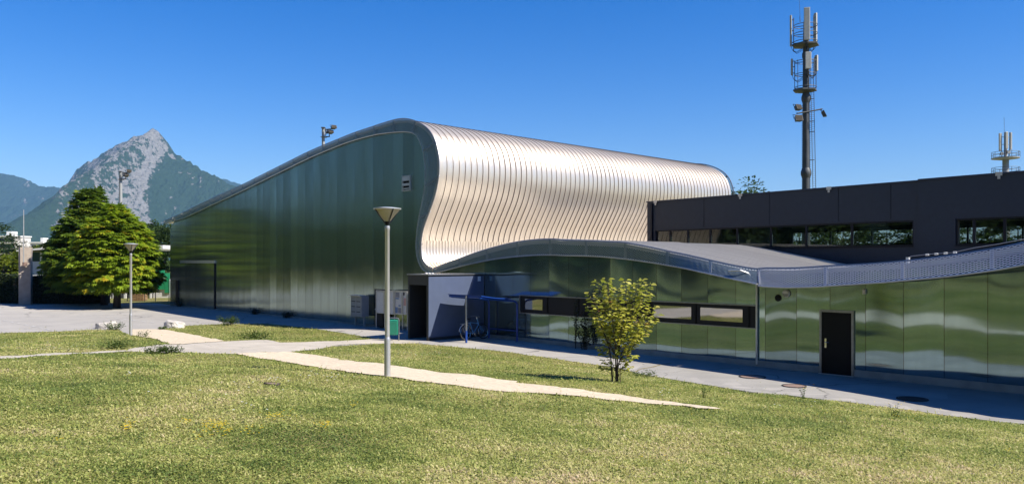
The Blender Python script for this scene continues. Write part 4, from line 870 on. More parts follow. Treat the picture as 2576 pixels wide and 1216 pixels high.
# ================================================================== floodlight masts beyond the hall
def fmast(px, ytop, d, r, label, sc=1.):
    c = at(px, HY, d); zt = EYE+(HY-ytop)/F*d
    o = thing('floodlight_mast', (c.x, d, 0), label, 'floodlight mast', 'floodlight masts of the sports ground')
    mb = MB(); mb.lathe((c.x, d, 0), [(r*1.4, 0), (r, zt)], 14); mb.build('pole', MATS['grey_paint'], o, smooth=30)
    mb = MB(); mb.tube([(c.x, d, zt-.25*sc), (c.x+1.6*sc, d, zt-.15*sc)], .07, 6); mb.tube([(c.x, d, zt-1.5*sc), (c.x+1.1*sc, d, zt-1.4*sc)], .07, 6); mb.tube([(c.x+1.0*sc, d, zt-1.4*sc), (c.x+1.1*sc, d, zt-.2*sc)], .05, 6); mb.tube([(c.x+.5*sc, d-.3, zt-1.4*sc), (c.x+.5*sc, d-.3, zt-.2*sc)], .05, 6)
    mb.box(c.x-.35*sc, c.x+.45*sc, d-.4, d+.4, zt-1.55*sc, zt-1.48*sc); mb.box(c.x-.3*sc, c.x+.3*sc, d-.3, d+.3, zt-.02, zt+.08); mb.build('bracket', MATS['mast_grey'], o)
    flood(o, Vector((c.x+1.75*sc, d-.2, zt+.05*sc)), .9*sc, .55*sc, .5, R(-20), R(40)); flood(o, Vector((c.x+1.3*sc, d-.2, zt-.75*sc)), .8*sc, .5*sc, .5, R(-25), R(40)); flood(o, Vector((c.x+.6*sc, d+.4, zt-.6*sc)), .7*sc, .5*sc, .5, R(-25), R(150))
fmast(813, 322, 95, .18, 'floodlight mast peeping over the sloping hall roof', .72)
fmast(303.5, 432, 105, .19, 'grey floodlight mast rising behind the chestnut trees', .66)
# ================================================================== trees
def unit(n, rs): v = rs.normal(size=(n, 3)); return v/np.linalg.norm(v, axis=1)[:, None]
def palm(P, D, U, L, Wd, rs, k=5):                  # palmate leaf: k leaflets fanned in the plane across U
    S = np.cross(D, U); S /= np.linalg.norm(S, axis=1)[:, None]+1e-9
    V = []; 
    for a in np.linspace(-1.25, 1.25, k):
        d = D*math.cos(a)+S*math.sin(a); d[:, 2] -= .25
        V.append(leafset(P, d, U, L*(1-.22*abs(a)), Wd, .05)[0].reshape(-1, 4, 3))
    V = np.concatenate(V).reshape(-1, 3); return V, np.arange(len(V)).reshape(-1, 4)
def clumps(rs, n, env, z0, z1, cx, cy, shell=.55):  # clump centres inside a crown: env(h 0..1) gives the radius
    h = rs.rand(n*4); r = np.array([env(q) for q in h]); keep = rs.rand(n*4) < (r/r.max())**1.3+.05
    h, r = h[keep][:n], r[keep][:n]; a = rs.rand(len(h))*2*math.pi; q = shell+(1-shell)*np.sqrt(rs.rand(len(h)))
    return np.stack([cx+r*q*np.cos(a), cy+r*q*np.sin(a), z0+(z1-z0)*h], 1), a
def trunk(par, B, paths, mat='bark'):
    mb = MB()
    for P, r in paths: mb.tube(P, r, 8)
    return mb.build('trunk', MATS[mat], par, smooth=True)
def big_tree(name, label, cat, B, z0, z1, rad, env, mat, n, per, cr, L, Wd, seed, tr, palmate=False, group=None, tr_h=None, flat=.42, off=(0, 0)):
    rs = np.random.RandomState(seed); o = thing(name, B, label, cat, group)
    cx, cy = B[0]+off[0], B[1]+off[1]
    cc, _ = clumps(rs, n, lambda h: env(h)*rad, B[2]+z0, B[2]+z1, cx, cy)
    cc[:, :2] += rs.normal(size=(len(cc), 2))*rad*.05
    P = np.repeat(cc, per, 0); u = unit(len(P), rs); u[:, 2] = np.abs(u[:, 2])*.9-.25
    out = P-np.array([cx, cy, B[2]+z0+(z1-z0)*.35]); out /= np.linalg.norm(out, axis=1)[:, None]
    u = u+out*.55; rr = cr*(.5+.5*rs.rand(len(P)))[:, None]*np.repeat(.7+.6*rs.rand(len(cc)), per)[:, None]
    Q = P+u*rr*np.array([1, 1, flat]); D = u*np.array([1, 1, .25])+out*.4+rs.normal(size=Q.shape)*.25; D[:, 2] -= .30
    U = np.array([0, 0, 1.])+out*.45+rs.normal(size=Q.shape)*.22
    D /= np.linalg.norm(D, axis=1)[:, None]; U -= D*(U*D).sum(1)[:, None]; U /= np.linalg.norm(U, axis=1)[:, None]
    Ls = L*(.7+.6*rs.rand(len(Q)))
    rn = np.clip(np.repeat(rs.rand(len(cc))*.55, per)+.42*rs.rand(len(Q))+.08*rs.normal(size=len(Q)), 0, 1)
    if palmate: V, Fc = palm(Q, D, U, Ls, Wd, rs); rn = np.tile(rn, 5)
    else: V, Fc = leafset(Q, D, U, Ls, Wd)
    fast('crown', V, Fc, MATS[mat], o, rn)
    th = tr_h or (z0+(z1-z0)*.75); Bv = Vector(B); paths = [([Bv-Vector((0, 0, .2)), Bv+Vector((.05, 0, th*.3)), Vector((cx, cy, B[2]+th*.65)), Vector((cx, cy, B[2]+th))], [tr*1.25, tr, tr*.6, tr*.15])]
    for k in range(9):
        a = k*2.4; h = th*(.28+.06*k); c = Vector((B[0]+off[0]*.5, B[1]+off[1]*.5, B[2]+h)); e = Vector((cx+rad*.62*math.cos(a), cy+rad*.62*math.sin(a), B[2]+h+rad*.35))
        paths.append(([c, c.lerp(e, .5)+Vector((0, 0, .12)), e], [tr*.42, tr*.25, tr*.08]))
    trunk(o, B, paths); return o
egg = lambda h: (math.sin(math.pi*min(1, h*.92+.12))**.65)*(1-.35*h)*1.12
cone = lambda h: max(.05, (1-h**1.5))*(.62+.5*min(1, h*4))
d_ = 61.; p = at(294, HY, d_)
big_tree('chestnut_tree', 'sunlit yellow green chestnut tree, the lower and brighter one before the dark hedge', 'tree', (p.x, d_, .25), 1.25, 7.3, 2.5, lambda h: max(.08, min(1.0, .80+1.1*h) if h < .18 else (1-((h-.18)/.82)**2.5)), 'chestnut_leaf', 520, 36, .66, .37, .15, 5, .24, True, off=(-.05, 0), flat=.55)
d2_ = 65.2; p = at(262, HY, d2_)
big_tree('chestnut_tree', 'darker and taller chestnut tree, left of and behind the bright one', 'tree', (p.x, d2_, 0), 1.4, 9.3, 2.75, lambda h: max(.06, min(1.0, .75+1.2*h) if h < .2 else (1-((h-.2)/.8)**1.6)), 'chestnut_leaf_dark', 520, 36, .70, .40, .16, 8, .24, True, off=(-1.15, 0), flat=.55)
col = lambda h: .35+.65*math.sin(math.pi*min(1, h*.85+.12))
for i, (px, pt, d, r, lb) in enumerate(((362, 572, 96, 1.5, 'dark poplar just right of the chestnut crown'), (388, 563, 100, 1.7, 'tallest of the poplars between the chestnut and the hall'), (413, 568, 98, 1.5, 'poplar touching the left corner of the metal hall'), (430, 585, 104, 1.8, 'poplar mostly hidden behind the left corner of the hall'))):
    p = at(px, HY, d); z1 = EYE+(HY-pt)/F*d
    big_tree('poplar_tree', lb, 'tree', (p.x, d, 0), .8, z1, r, col, 'poplar_leaf', 130, 34, .55, .30, .22, 20+i, .16, group='poplars behind the chestnuts', flat=1.2)
for i, (px, pt, d, r, mt, lb) in enumerate(((8, 640, 76, 2.6, 'lime_leaf', 'yellow green bushy tree at the left edge beside the concrete pylon'), (66, 628, 118, 3.0, 'lime_leaf', 'rounded tree top behind the long white roof'), (24, 590, 240, 3.4, 'dark_leaf', 'dark conifer in front of the white apartment block'), (100, 622, 150, 3.5, 'lime_leaf', 'pale tree tops right behind the white roof, next to the chestnut'), (-12, 560, 140, 5., 'dark_leaf', 'tall dark tree cut by the left edge'))):
    p = at(px, HY, d); z1 = EYE+(HY-pt)/F*d
    big_tree(('bush_tree', 'round_tree', 'conifer_tree', 'round_tree', 'dark_tree')[i], lb, 'tree', (p.x, d, 0), .3, z1, r, egg if i != 2 else cone, mt, 130, 34, r*.24, .3+.0008*d, .24, 40+i, .16, flat=.7)
# trees behind the annex: one shows above its roof, the others through its windows
for i, (px, pt, d, r, lb) in enumerate(((1880, 452, 80, 4.2, 'leafy tree top showing above the annex roof beside the silver roof end'), (1815, 545, 82, 3.6, 'low tree behind the annex, under the silver roof end'), (2010, 530, 80, 3.8, 'tree seen through the left part of the annex windows'), (2120, 525, 78, 3.6, 'tree seen through the middle panes of the annex'), (2230, 530, 76, 3.6, 'tree seen through the last panes of the long annex window'), (2350, 520, 74, 3.4, 'tree hidden behind the blank wall between the annex windows'), (2450, 520, 70, 3.4, 'tree seen through the first pane of the right annex window'), (2560, 515, 68, 3.4, 'tree seen through the annex window at the right edge'))):
    p = at(px, HY, d); z1 = EYE+(HY-pt)/F*d
    big_tree('broadleaf_tree', lb, 'tree', (p.x, d, 0), .6, z1, r, egg, 'poplar_leaf', 150, 34, r*.22, .34, .26, 60+i, .2, group='trees behind the annex', flat=.8)
# ------------------------------------------------------------------ sapling on the lawn
def sapling(B, label):
    rs = np.random.RandomState(12); o = thing('young_tree', B, label, 'tree'); d = B.y
    X = lambda px: (px-CX)/F*d; Zz = lambda py: EYE+(HY-py)/F*d
    tips = [(1483, 735, .1), (1492, 752, -.25), (1505, 706, .25), (1522, 700, -.15), (1532, 712, .3), (1553, 722, -.3), (1575, 702, .1), (1583, 716, .45), (1603, 712, -.1), (1617, 700, .1), (1628, 712, -.3), (1634, 740, .2), (1640, 770, -.2), (1656, 790, .1), (1642, 800, .35), (1620, 830, -.35), (1485, 770, .3), (1497, 795, -.3), (1512, 815, .2), (1545, 760, .55), (1570, 770, -.55), (1600, 770, .5), (1530, 780, -.5), (1560, 800, .6), (1590, 810, -.6), (1610, 790, .0), (1525, 745, .0)]
    low = [(1508, 872, .1), (1520, 905, -.1), (1530, 880, .2), (1585, 872, .15), (1590, 892, -.1), (1575, 905, .15), (1560, 880, -.2), (1518, 925, .1), (1548, 865, .2), (1580, 920, -.1)]
    mb = MB(); P = []; Dv = []
    stems = [(-.10, .02), (-.03, -.03), (.04, .03), (.10, -.02), (.0, .06)]
    for k, (px, py, dy) in enumerate(tips+low):
        s0 = stems[k % 5]; e = Vector((X(px), d+dy*1.1, Zz(py))); b = Vector((B.x+s0[0], B.y+s0[1], B.z))
        hh = e.z-B.z; m = Vector((b.x+(e.x-b.x)*.14, b.y+(e.y-b.y)*.14, B.z+hh*.38)); m2 = Vector((b.x+(e.x-b.x)*.66, b.y+(e.y-b.y)*.66, B.z+hh*.74))
        q = spline([b, m, m2, e], 6); qq = q if k in (0, 4, 9, 14, 19, 22) or k >= len(tips) else q[7:]; mb.tube([tuple(v) for v in qq], (.020 if len(qq) == len(q) else .011) if k < len(tips) else .008, 6, r2=.003)
        L = np.r_[0, np.cumsum(np.linalg.norm(np.diff(q, axis=0), axis=1))]
        lo = .50 if k < len(tips) else .70; n = int(26*(L[-1]*(1-lo))/.75)+8
        for j in range(n):
            l = L[-1]*(lo+(1-lo)*((j+rs.rand())/n)**.9); c = np.array([np.interp(l, L, q[:, i]) for i in range(3)])
            a = j*2.4+rs.rand(); rj = .015+.075*rs.rand(); v = np.array([math.cos(a), math.sin(a), .15+.4*rs.rand()]); v /= np.linalg.norm(v)
            P.append(c+v*rj); Dv.append(v*np.array([1, 1, .4])+np.array([0, 0, -.35+.5*rs.rand()]))
    P = np.array(P); Dv = np.array(Dv); Dv /= np.linalg.norm(Dv, axis=1)[:, None]
    U = np.array([0, 0, 1.])+rs.normal(size=P.shape)*.35; U -= Dv*(U*Dv).sum(1)[:, None]; U /= np.linalg.norm(U, axis=1)[:, None]
    n = len(P); Ls = .10+.07*rs.rand(n)
    # six sided leaf blades, folded along the midrib
    S = np.cross(Dv, U); N = U; Lc = Ls[:, None]; Wc = Lc*.36
    V = np.stack([P, P+Dv*Lc*.3+S*Wc+N*Lc*.10, P+Dv*Lc*.68+S*Wc*.8+N*Lc*.06, P+Dv*Lc-N*Lc*.14, P+Dv*Lc*.68-S*Wc*.8+N*Lc*.06, P+Dv*Lc*.3-S*Wc+N*Lc*.10], 1).reshape(-1, 3)
    i = np.arange(n)[:, None]*6; Fc = np.concatenate([i+np.array([[0, 1, 2, 3]]), i+np.array([[0, 3, 4, 5]])])
    rn = np.clip(rs.rand(n)*.72+.12*(rs.rand(n) < .25)+np.where(rs.rand(n) < .03, .3, 0), 0, 1)
    fast('crown', V, Fc, MATS['sapling_leaf'], o, np.r_[rn, rn]); mb.build('trunk', MATS['bark'], o, smooth=True)
sapling(gp(1550, 961), 'young multi stemmed tree with large yellow green leaves standing on the lawn')
# ------------------------------------------------------------------ weeds and shrubs
def weed(name, label, cat, B, h, w, n, mat, seed, L=.07, group=None, stems=9, lean=.4):
    rs = np.random.RandomState(seed); o = thing(name, B, label, cat, group); mb = MB(); P = []; Dv = []
    for k in range(stems):
        a = rs.rand()*6.28; r = w*.5*rs.rand()**.5; hh = h*(.55+.45*rs.rand()); e = Vector((B.x+r*math.cos(a), B.y+r*math.sin(a)*.8, B.z+hh)); b = Vector((B.x+r*.25*math.cos(a), B.y+r*.25*math.sin(a), B.z-.03))
        mb.tube([b, b.lerp(e, .5)+Vector((0, 0, hh*.08)), e], max(.004, h*.006), 5, r2=.002)
        m = int(n/stems); f = rs.rand(m)**.8
        for q in f: P.append(np.array(b.lerp(e, .12+.88*q))+rs.normal(size=3)*w*.05); v = unit(1, rs)[0]; v[2] = abs(v[2])*.5; Dv.append(v)
    P = np.array(P); Dv = np.array(Dv); U = np.tile([0, 0, 1.], (len(P), 1))+rs.normal(size=P.shape)*.3
    V, Fc = leafset(P, Dv, U, L*(.6+.8*rs.rand(len(P))), L*.55)
    fast('leaves', V, Fc, MATS[mat], o, rs.rand(len(P))); mb.build('stem', MATS['bark'] if h > 1 else MATS['weed_leaf'], o); return o
q = fsz(1470, 868, T0-.35); B = Vector(W(q[0], T0-.35, 0))
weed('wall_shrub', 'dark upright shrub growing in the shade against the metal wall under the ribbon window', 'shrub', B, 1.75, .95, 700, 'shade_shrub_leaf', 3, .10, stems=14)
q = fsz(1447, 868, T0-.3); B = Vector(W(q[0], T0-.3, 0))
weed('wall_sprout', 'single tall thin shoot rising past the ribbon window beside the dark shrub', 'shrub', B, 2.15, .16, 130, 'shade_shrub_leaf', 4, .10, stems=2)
weed('weed_clump', 'tall bushy weed on the top edge of the middle lawn', 'weed', gp(575, 818), .55, 1.3, 700, 'weed_leaf', 5, .09, stems=26)
weed('weed_clump', 'low dark weed patch at the lower edge of the middle lawn', 'weed', gp(640, 852), .25, 1.9, 700, 'weed_leaf', 6, .08, stems=30)
weed('weed_clump', 'leafy weed at the corner of the narrow path, left one of the pair', 'weed', gp(388, 892), .30, .9, 500, 'weed_leaf', 7, .06, stems=24)
weed('weed_clump', 'leafy weed at the corner of the narrow path, right one of the pair', 'weed', gp(434, 890), .24, .8, 420, 'weed_leaf', 8, .06, stems=22)
weed('weed_clump', 'weed growing round the right side of the left boulder', 'weed', gp(287, 830), .42, 1.1, 500, 'weed_leaf', 9, .08, stems=24)
weed('weed_clump', 'weed growing at the left foot of the right boulder', 'weed', gp(410, 829), .16, .6, 200, 'weed_leaf', 10, .08, stems=18)
weed('weed_clump', 'sparse weed on the gravel edge right of the slim lamp post', 'weed', gp(362, 848), .3, .9, 160, 'weed_leaf', 11, .06, stems=14)
weed('weed_clump', 'dark weed on the bottom edge of the far left lawn', 'weed', gp(290, 878), .28, 1.2, 420, 'weed_leaf', 12, .07, stems=22)
weed('weed_clump', 'reddish dry weed patch at the asphalt edge right of the young tree', 'weed', gp(1612, 948), .16, 1.2, 420, 'weed_leaf', 13, .05, stems=26)
for i, (px, lb) in enumerate(((452, 'weed at the wall foot by the left corner of the hall'), (640, 'small weed at the foot of the gable, left one'), (722, 'small weed at the foot of the gable, right one'))):
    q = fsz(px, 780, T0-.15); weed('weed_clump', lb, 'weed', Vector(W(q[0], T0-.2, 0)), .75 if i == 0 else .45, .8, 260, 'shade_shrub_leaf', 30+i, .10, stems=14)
for i, (px, py, h, lb) in enumerate(((2021, 1003, .35, 'thin yellow flowered stalk at the asphalt edge in front of the black door'), (2247, 1050, .30, 'yellow flowered stalks on the lawn edge near the right border'), (1768, 1000, .28, 'dry brown stalk at the lower end of the gravel path'))):
    B = gp(px, py); w_ = weed('flower_stalk', lb, 'plant', B, h, .35, 50, 'weed_leaf', 50+i, .04, stems=7)
    if i < 2:
        rs = np.random.RandomState(i); n = 9; P = np.array(B)+np.stack([rs.normal(size=n)*.13, rs.normal(size=n)*.1, h*(.6+.45*rs.rand(n))], 1); V, Fc = leafset(P, unit(n, rs)*np.array([1, 1, .2]), np.tile([0, 0, 1.], (n, 1)), .035, .035); fast('blossoms', V, Fc, MATS['petal_yellow'], w_, rs.rand(n))
# hedge at the plaza edge
def hedge(label, px0, px1, d0, d1, h, seed):
    a, b = at(px0, HY, d0), at(px1, HY, d0); o = thing('hedge', ((a.x+b.x)/2, d0, 0), label, 'hedge'); rs = np.random.RandomState(seed)
    n = 15000; u = rs.rand(n); side = rs.rand(n)
    x = a.x+(b.x-a.x)*u; y = np.where(side < .6, d0+.12*rs.rand(n), d0+(d1-d0)*rs.rand(n)); z = np.where(side < .6, h*rs.rand(n), h-.12*rs.rand(n))
    z = z*(1+.05*np.sin(x*1.7)+.06*(fbm(x*.8, y*.8, 3, 5)-.5)); y = y+.35*(fbm(x*.9, z*.9, 3, 8)-.5)
    P = np.stack([x, y, z], 1); D = unit(n, rs); D[:, 1] -= .4; U = np.tile([0, -.5, .8], (n, 1))+rs.normal(size=P.shape)*.4
    V, Fc = leafset(P, D, U, .13+.08*rs.rand(n), .10); fast('leaves', V, Fc, MATS['hedge_leaf'], o, rs.rand(n))
    mb = MB(); mb.box(a.x+.1, b.x-.1, d0+.22, d1-.1, 0, h*.93); mb.build('twig_core', MATS['dark_soil'], o)
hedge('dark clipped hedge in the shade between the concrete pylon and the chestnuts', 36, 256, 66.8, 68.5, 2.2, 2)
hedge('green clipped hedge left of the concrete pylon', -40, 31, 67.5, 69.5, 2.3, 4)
# ================================================================== things along the plaza edge
a, b = at(31, HY, 65.0), at(68, HY, 65.0); zt = EYE+(HY-621)/F*65
py = thing('concrete_pylon', ((a.x+b.x)/2, 65.3, 0), 'weathered concrete pylon rising out of the hedge with a thin pole on its face', 'pylon')
mb = MB(); m_ = a.x+(b.x-a.x)*.42; mb.hexa([(a.x, 66.2, 0), (m_, 65.0, 0), (b.x, 65.5, 0), (a.x+.7, 66.6, 0), (a.x, 66.2, zt), (m_, 65.0, zt), (b.x, 65.5, zt), (a.x+.7, 66.6, zt)]); mb.build('shaft', MATS['pebble_render'], py, bevel=.02)
mb = MB(); mb.lathe((a.x+.30, 65.62, 2.2), [(.10, 0), (.15, .25), (.15, .9), (.10, 1.15)], 14); mb.build('green_stain', MATS['dark_green'], py, smooth=True)  # rounded lump standing in for a green stain on the shaft
fx = at(58.5, HY, 64.8).x; fp = thing('flagpole', (fx, 64.85, 1.9), 'thin pale flagpole fixed to the concrete pylon', 'flagpole')
zf0, zf1 = EYE+(HY-662)/F*64.8, EYE+(HY-527)/F*64.8
mb = MB(); mb.tube([(fx, 64.85, zf0), (fx, 64.85, zf1)], .05, 8, r2=.03); mb.build('pole', MATS['light_alu'], fp, smooth=True)
mb = MB(); mb.box(fx-.09, fx+.09, 64.8, 65.2, zf0-.2, zf0+.1); mb.build('holder', MATS['rust_iron'], fp)
# long low building with a white roof edge and a green band
d = 76.; xa, xb = at(66, HY, d).x, at(432, HY, d).x
lb = thing('clubhouse', ((xa+xb)/2, d, 0), 'long low clubhouse with white roof edge and green band behind the hedge', 'building')
zz = lambda y: EYE+(HY-y)/F*d
mb = MB(); mb.box(xa, at(262, HY, d).x, d, d+7, 0, zz(657)); mb.build('wall', MATS['shade_wall'], lb)
mb = MB(); mb.box(xa, at(262, HY, d).x, d+.02, d+7, zz(657)+.003, zz(633)); gpn = mb.build('green_band', MATS['dark_green'], lb)
for px in (103.5, 150): x = at(px, HY, d).x; mb = MB(); mb.box(x-.09, x+.09, d-.04, d+.01, zz(657)+.01, zz(634)); mb.build('post', MATS['white_paint'], gpn)
mb = MB(); x0, x1 = xa-.4, at(264, HY, d).x; mb.hexa([(x0, d-.9, zz(632)), (x1, d-.9, zz(617)), (x1, d+7.5, zz(617)), (x0, d+7.5, zz(632)), (x0, d-.9, zz(629)), (x1, d-.9, zz(611)), (x1, d+7.5, zz(611)), (x0, d+7.5, zz(629))]); mb.build('roof', MATS['white_paint'], lb)
d = 78.; zz = lambda y: EYE+(HY-y)/F*d; xx = lambda p: at(p, HY, d).x
pv = thing('pavilion', (xx(400), d, 0), 'white pavilion with stepped green panels and a white canopy beside the hall corner', 'building')
mb = MB(); mb.box(xx(385), xx(440), d, d+6, 0, zz(704)); mb.build('wall', MATS['white_paint'], pv)
for i, (p0, p1, y0, y1) in enumerate(((350, 362, 662, 702), (362.5, 376, 668, 712), (376.5, 389, 668, 718), (389.5, 401, 672, 727), (401.5, 414.5, 679, 727), (415, 427, 686, 736))):
    mb = MB(); mb.box(xx(p0), xx(p1), d-.12, d-.03, zz(y1), zz(y0)); mb.build('green_panel', MATS['green_panel'], pv)
mb = MB(); mb.hexa([(xx(368), d-2, zz(629)), (xx(432), d-2, zz(626)), (xx(432), d+5, zz(626)), (xx(368), d+5, zz(629)), (xx(362), d-2, zz(622)), (xx(432), d-2, zz(617)), (xx(432), d+5, zz(617)), (xx(362), d+5, zz(622))]); mb.build('upper_roof', MATS['white_paint'], pv)
mb = MB(); mb.hexa([(xx(380), d-1.4, zz(703)), (xx(416), d-1.4, zz(702)), (xx(416), d-.14, zz(702)), (xx(380), d-.14, zz(703)), (xx(380), d-1.4, zz(699)), (xx(421), d-1.4, zz(698)), (xx(421), d-.14, zz(698)), (xx(380), d-.14, zz(699))]); mb.build('canopy', MATS['white_paint'], pv)
mb = MB(); mb.box(xx(362), xx(387), d-.6, d-.13, 0.05, zz(712)); k_ = mb.build('glazed_kiosk', MATS['film_glass'], pv)
mb = MB()
for p in (361, 373.5, 386.5): mb.box(xx(p)-.07, xx(p)+.07, d-.72, d-.61, 0, zz(711))
mb.box(xx(360), xx(388), d-.75, d-.1, zz(711)+.005, zz(708)); mb.build('white_frame', MATS['white_paint'], k_)
# covered passage under the chestnuts: white posts and dark glazing
d = 77.; ps = thing('glazed_passage', (xx(310), d, 0), 'low glazed passage with white posts seen under the chestnut crowns', 'building')
xx = lambda p: at(p, HY, d).x; zz = lambda y: EYE+(HY-y)/F*d
mb = MB(); mb.box(xx(258), xx(349), d+.4, d+3, 0, zz(716)); mb.build('wall', MATS['grey_paint'], ps)
mb = MB(); mb.box(xx(258), xx(349), d-.2, d+3, zz(716)+.005, zz(711)); mb.build('roof', MATS['white_paint'], ps)
for p in (263, 277, 287, 301, 315, 331, 347): mb = MB(); mb.box(xx(p)-.1, xx(p)+.1, d-.1, d+.1, 0, zz(716)); mb.build('post', MATS['white_paint'], ps)
for p in (265.5, 279.5, 289.5, 303.5, 317.5, 333.5): mb = MB(); mb.box(xx(p), xx(p)+.36, d+.36, d+.395, .4, zz(722)); mb.build('window', MATS['dark_frame'], ps)
# wire mesh fence in front of it
d = 71.; xx = lambda p: at(p, HY, d).x
fe = thing('wire_fence', (xx(350), d, 0), 'low green wire fence with thin posts in front of the white pavilion', 'fence')
for p in (320, 364, 391, 425): mb = MB(); mb.tube([(xx(p), d, 0), (xx(p), d, 2.0)], .035, 6); mb.build('post', MATS['dark_iron'], fe)
mb = MB()
for k in range(70): x = xx(256)+(xx(430)-xx(256))*k/69; mb.tube([(x, d, .05), (x, d, 1.7)], .006, 3)
for k in range(9): mb.tube([(xx(256), d, .05+.2*k), (xx(430), d, .05+.2*k)], .006, 3)
mb.build('wire_panel', MATS['dark_iron'], fe)
# stacked wooden pallets and crates
d = 72.5; xx = lambda p: at(p, HY, d).x
for i, (p0, p1, h, lbl) in enumerate(((334, 347, .95, 'taller wooden crate stack behind the wire fence'), (348, 366, .75, 'wider wooden crate stack next to the glazed kiosk'))):
    o = thing('wooden_crate', ((xx(p0)+xx(p1))/2, d, 0), lbl, 'crate', 'wooden crates behind the fence'); x0, x1 = xx(p0), xx(p1)
    mb = MB(); n = 6
    for k in range(n): mb.box(x0, x1, d-.42, d-.40, .06+h*k/n, .06+h*(k+.72)/n); mb.box(x0, x0+.02, d-.39, d+.39, .06+h*k/n, .06+h*(k+.72)/n); mb.box(x1-.02, x1, d-.39, d+.39, .06+h*k/n, .06+h*(k+.72)/n)
    mb.build('slat', MATS['wood'], o)
    mb = MB()
    for x in (x0+.03, (x0+x1)/2, x1-.1): mb.box(x, x+.07, d-.395, d-.33, 0.02, h+.05)
    mb.build('upright', MATS['wood'], o); mb = MB(); mb.box(x0+.03, x1-.03, d-.32, d+.38, .03, h*.9); mb.build('filling', MATS['dark_soil'], o)
# far apartment blocks
def flats(p0, p1, yt, d, fl, label):
    x0, x1 = at(p0, HY, d).x, at(p1, HY, d).x; zt = EYE+(HY-yt)/F*d; o = thing('apartment_block', ((x0+x1)/2, d, 0), label, 'building', 'white apartment blocks under the mountains')
    mb = MB(); mb.box(x0, x1, d, d+14, 0, zt); mb.build('wall', MATS['apartment'], o)
    mb = MB(); mb.box(x0-.4, x1+.4, d-.5, d+14.4, zt+.02, zt+.7); mb.box(x0+(x1-x0)*.55, x0+(x1-x0)*.75, d+3, d+8, zt+.7, zt+3); mb.build('roof', MATS['white_paint'], o)
    for k in range(fl):
        z = zt-1.0-3.0*k; mb = MB(); mb.box(x0+.8, x1-.8, d-.06, d-.01, z-1.5, z-.1); mb.build('window_band', MATS['dark_frame'], o)
        mb = MB(); mb.box(x0+.3, x1-.3, d-1.1, d-.02, z-2.6, z-1.6); mb.build('balcony', MATS['apartment'], o)
flats(-30, 38, 595, 430, 5, 'white apartment block at the left edge behind the dark conifer')
flats(76, 108, 611, 430, 4, 'white apartment block with a roof box, just left of the chestnut crown')
# ================================================================== mountains
def rockmat():
    m = bpy.data.materials.new('mountain_rock'); n, l = nodes(m); b = n['Principled BSDF']
    a = n.new('ShaderNodeAttribute'); a.attribute_name = 'rnd'; g = n.new('ShaderNodeNewGeometry')
    def nz(sc, det, st=(1, 1, 1), rot=(0, 0, 0), rough=.6):
        mp = n.new('ShaderNodeMapping'); mp.inputs['Scale'].default_value = st; mp.inputs['Rotation'].default_value = rot; l.new(g.outputs['Position'], mp.inputs[0])
        t = n.new('ShaderNodeTexNoise'); t.inputs['Scale'].default_value = sc; t.inputs['Detail'].default_value = det; t.inputs['Roughness'].default_value = rough; l.new(mp.outputs[0], t.inputs[0]); return t.outputs['Fac']
    str_ = nz(.055, 7, (1.0, .5, .30), (0, R(-38), 0), .7)          # slanting strata
    f = math_n(n, l, 'ADD', math_n(n, l, 'MULTIPLY_ADD', str_, 4.2, -2.1), math_n(n, l, 'MULTIPLY_ADD', nz(.05, 5), 1.3, -.65))
    f = math_n(n, l, 'ADD', f, math_n(n, l, 'MULTIPLY_ADD', a.outputs['Fac'], 2.0, -1.0))
    r = n.new('ShaderNodeValToRGB'); l.new(math_n(n, l, 'MULTIPLY_ADD', f, .5, .5), r.inputs[0]); e = r.color_ramp.elements
    e[0].position = .44; e[0].color = (.034, .062, .028, 1); e[1].position = .60; e[1].color = (.235, .23, .212, 1)
    x = e.new(.50); x.color = (.075, .085, .065, 1)
    cv = math_n(n, l, 'MULTIPLY_ADD', nz(.10, 6, (1, .5, .4), (0, R(-50), 0), .75), 1.9, .05); xm = n.new('ShaderNodeMix'); xm.data_type = 'RGBA'; xm.blend_type = 'MULTIPLY'; xm.inputs[0].default_value = 1; cc = n.new('ShaderNodeCombineXYZ'); [l.new(cv, cc.inputs[i]) for i in range(3)]; l.new(r.outputs[0], xm.inputs[6]); l.new(cc.outputs[0], xm.inputs[7]); l.new(xm.outputs[2], b.inputs['Base Color']); b.inputs['Roughness'].default_value = 1; b.inputs['Specular IOR Level'].default_value = 0
    bp = n.new('ShaderNodeBump'); bp.inputs['Distance'].default_value = 30; bp.inputs['Strength'].default_value = .9; l.new(str_, bp.inputs['Height']); l.new(bp.outputs[0], b.inputs['Normal'])
    MATS['mountain_rock'] = m
rockmat()
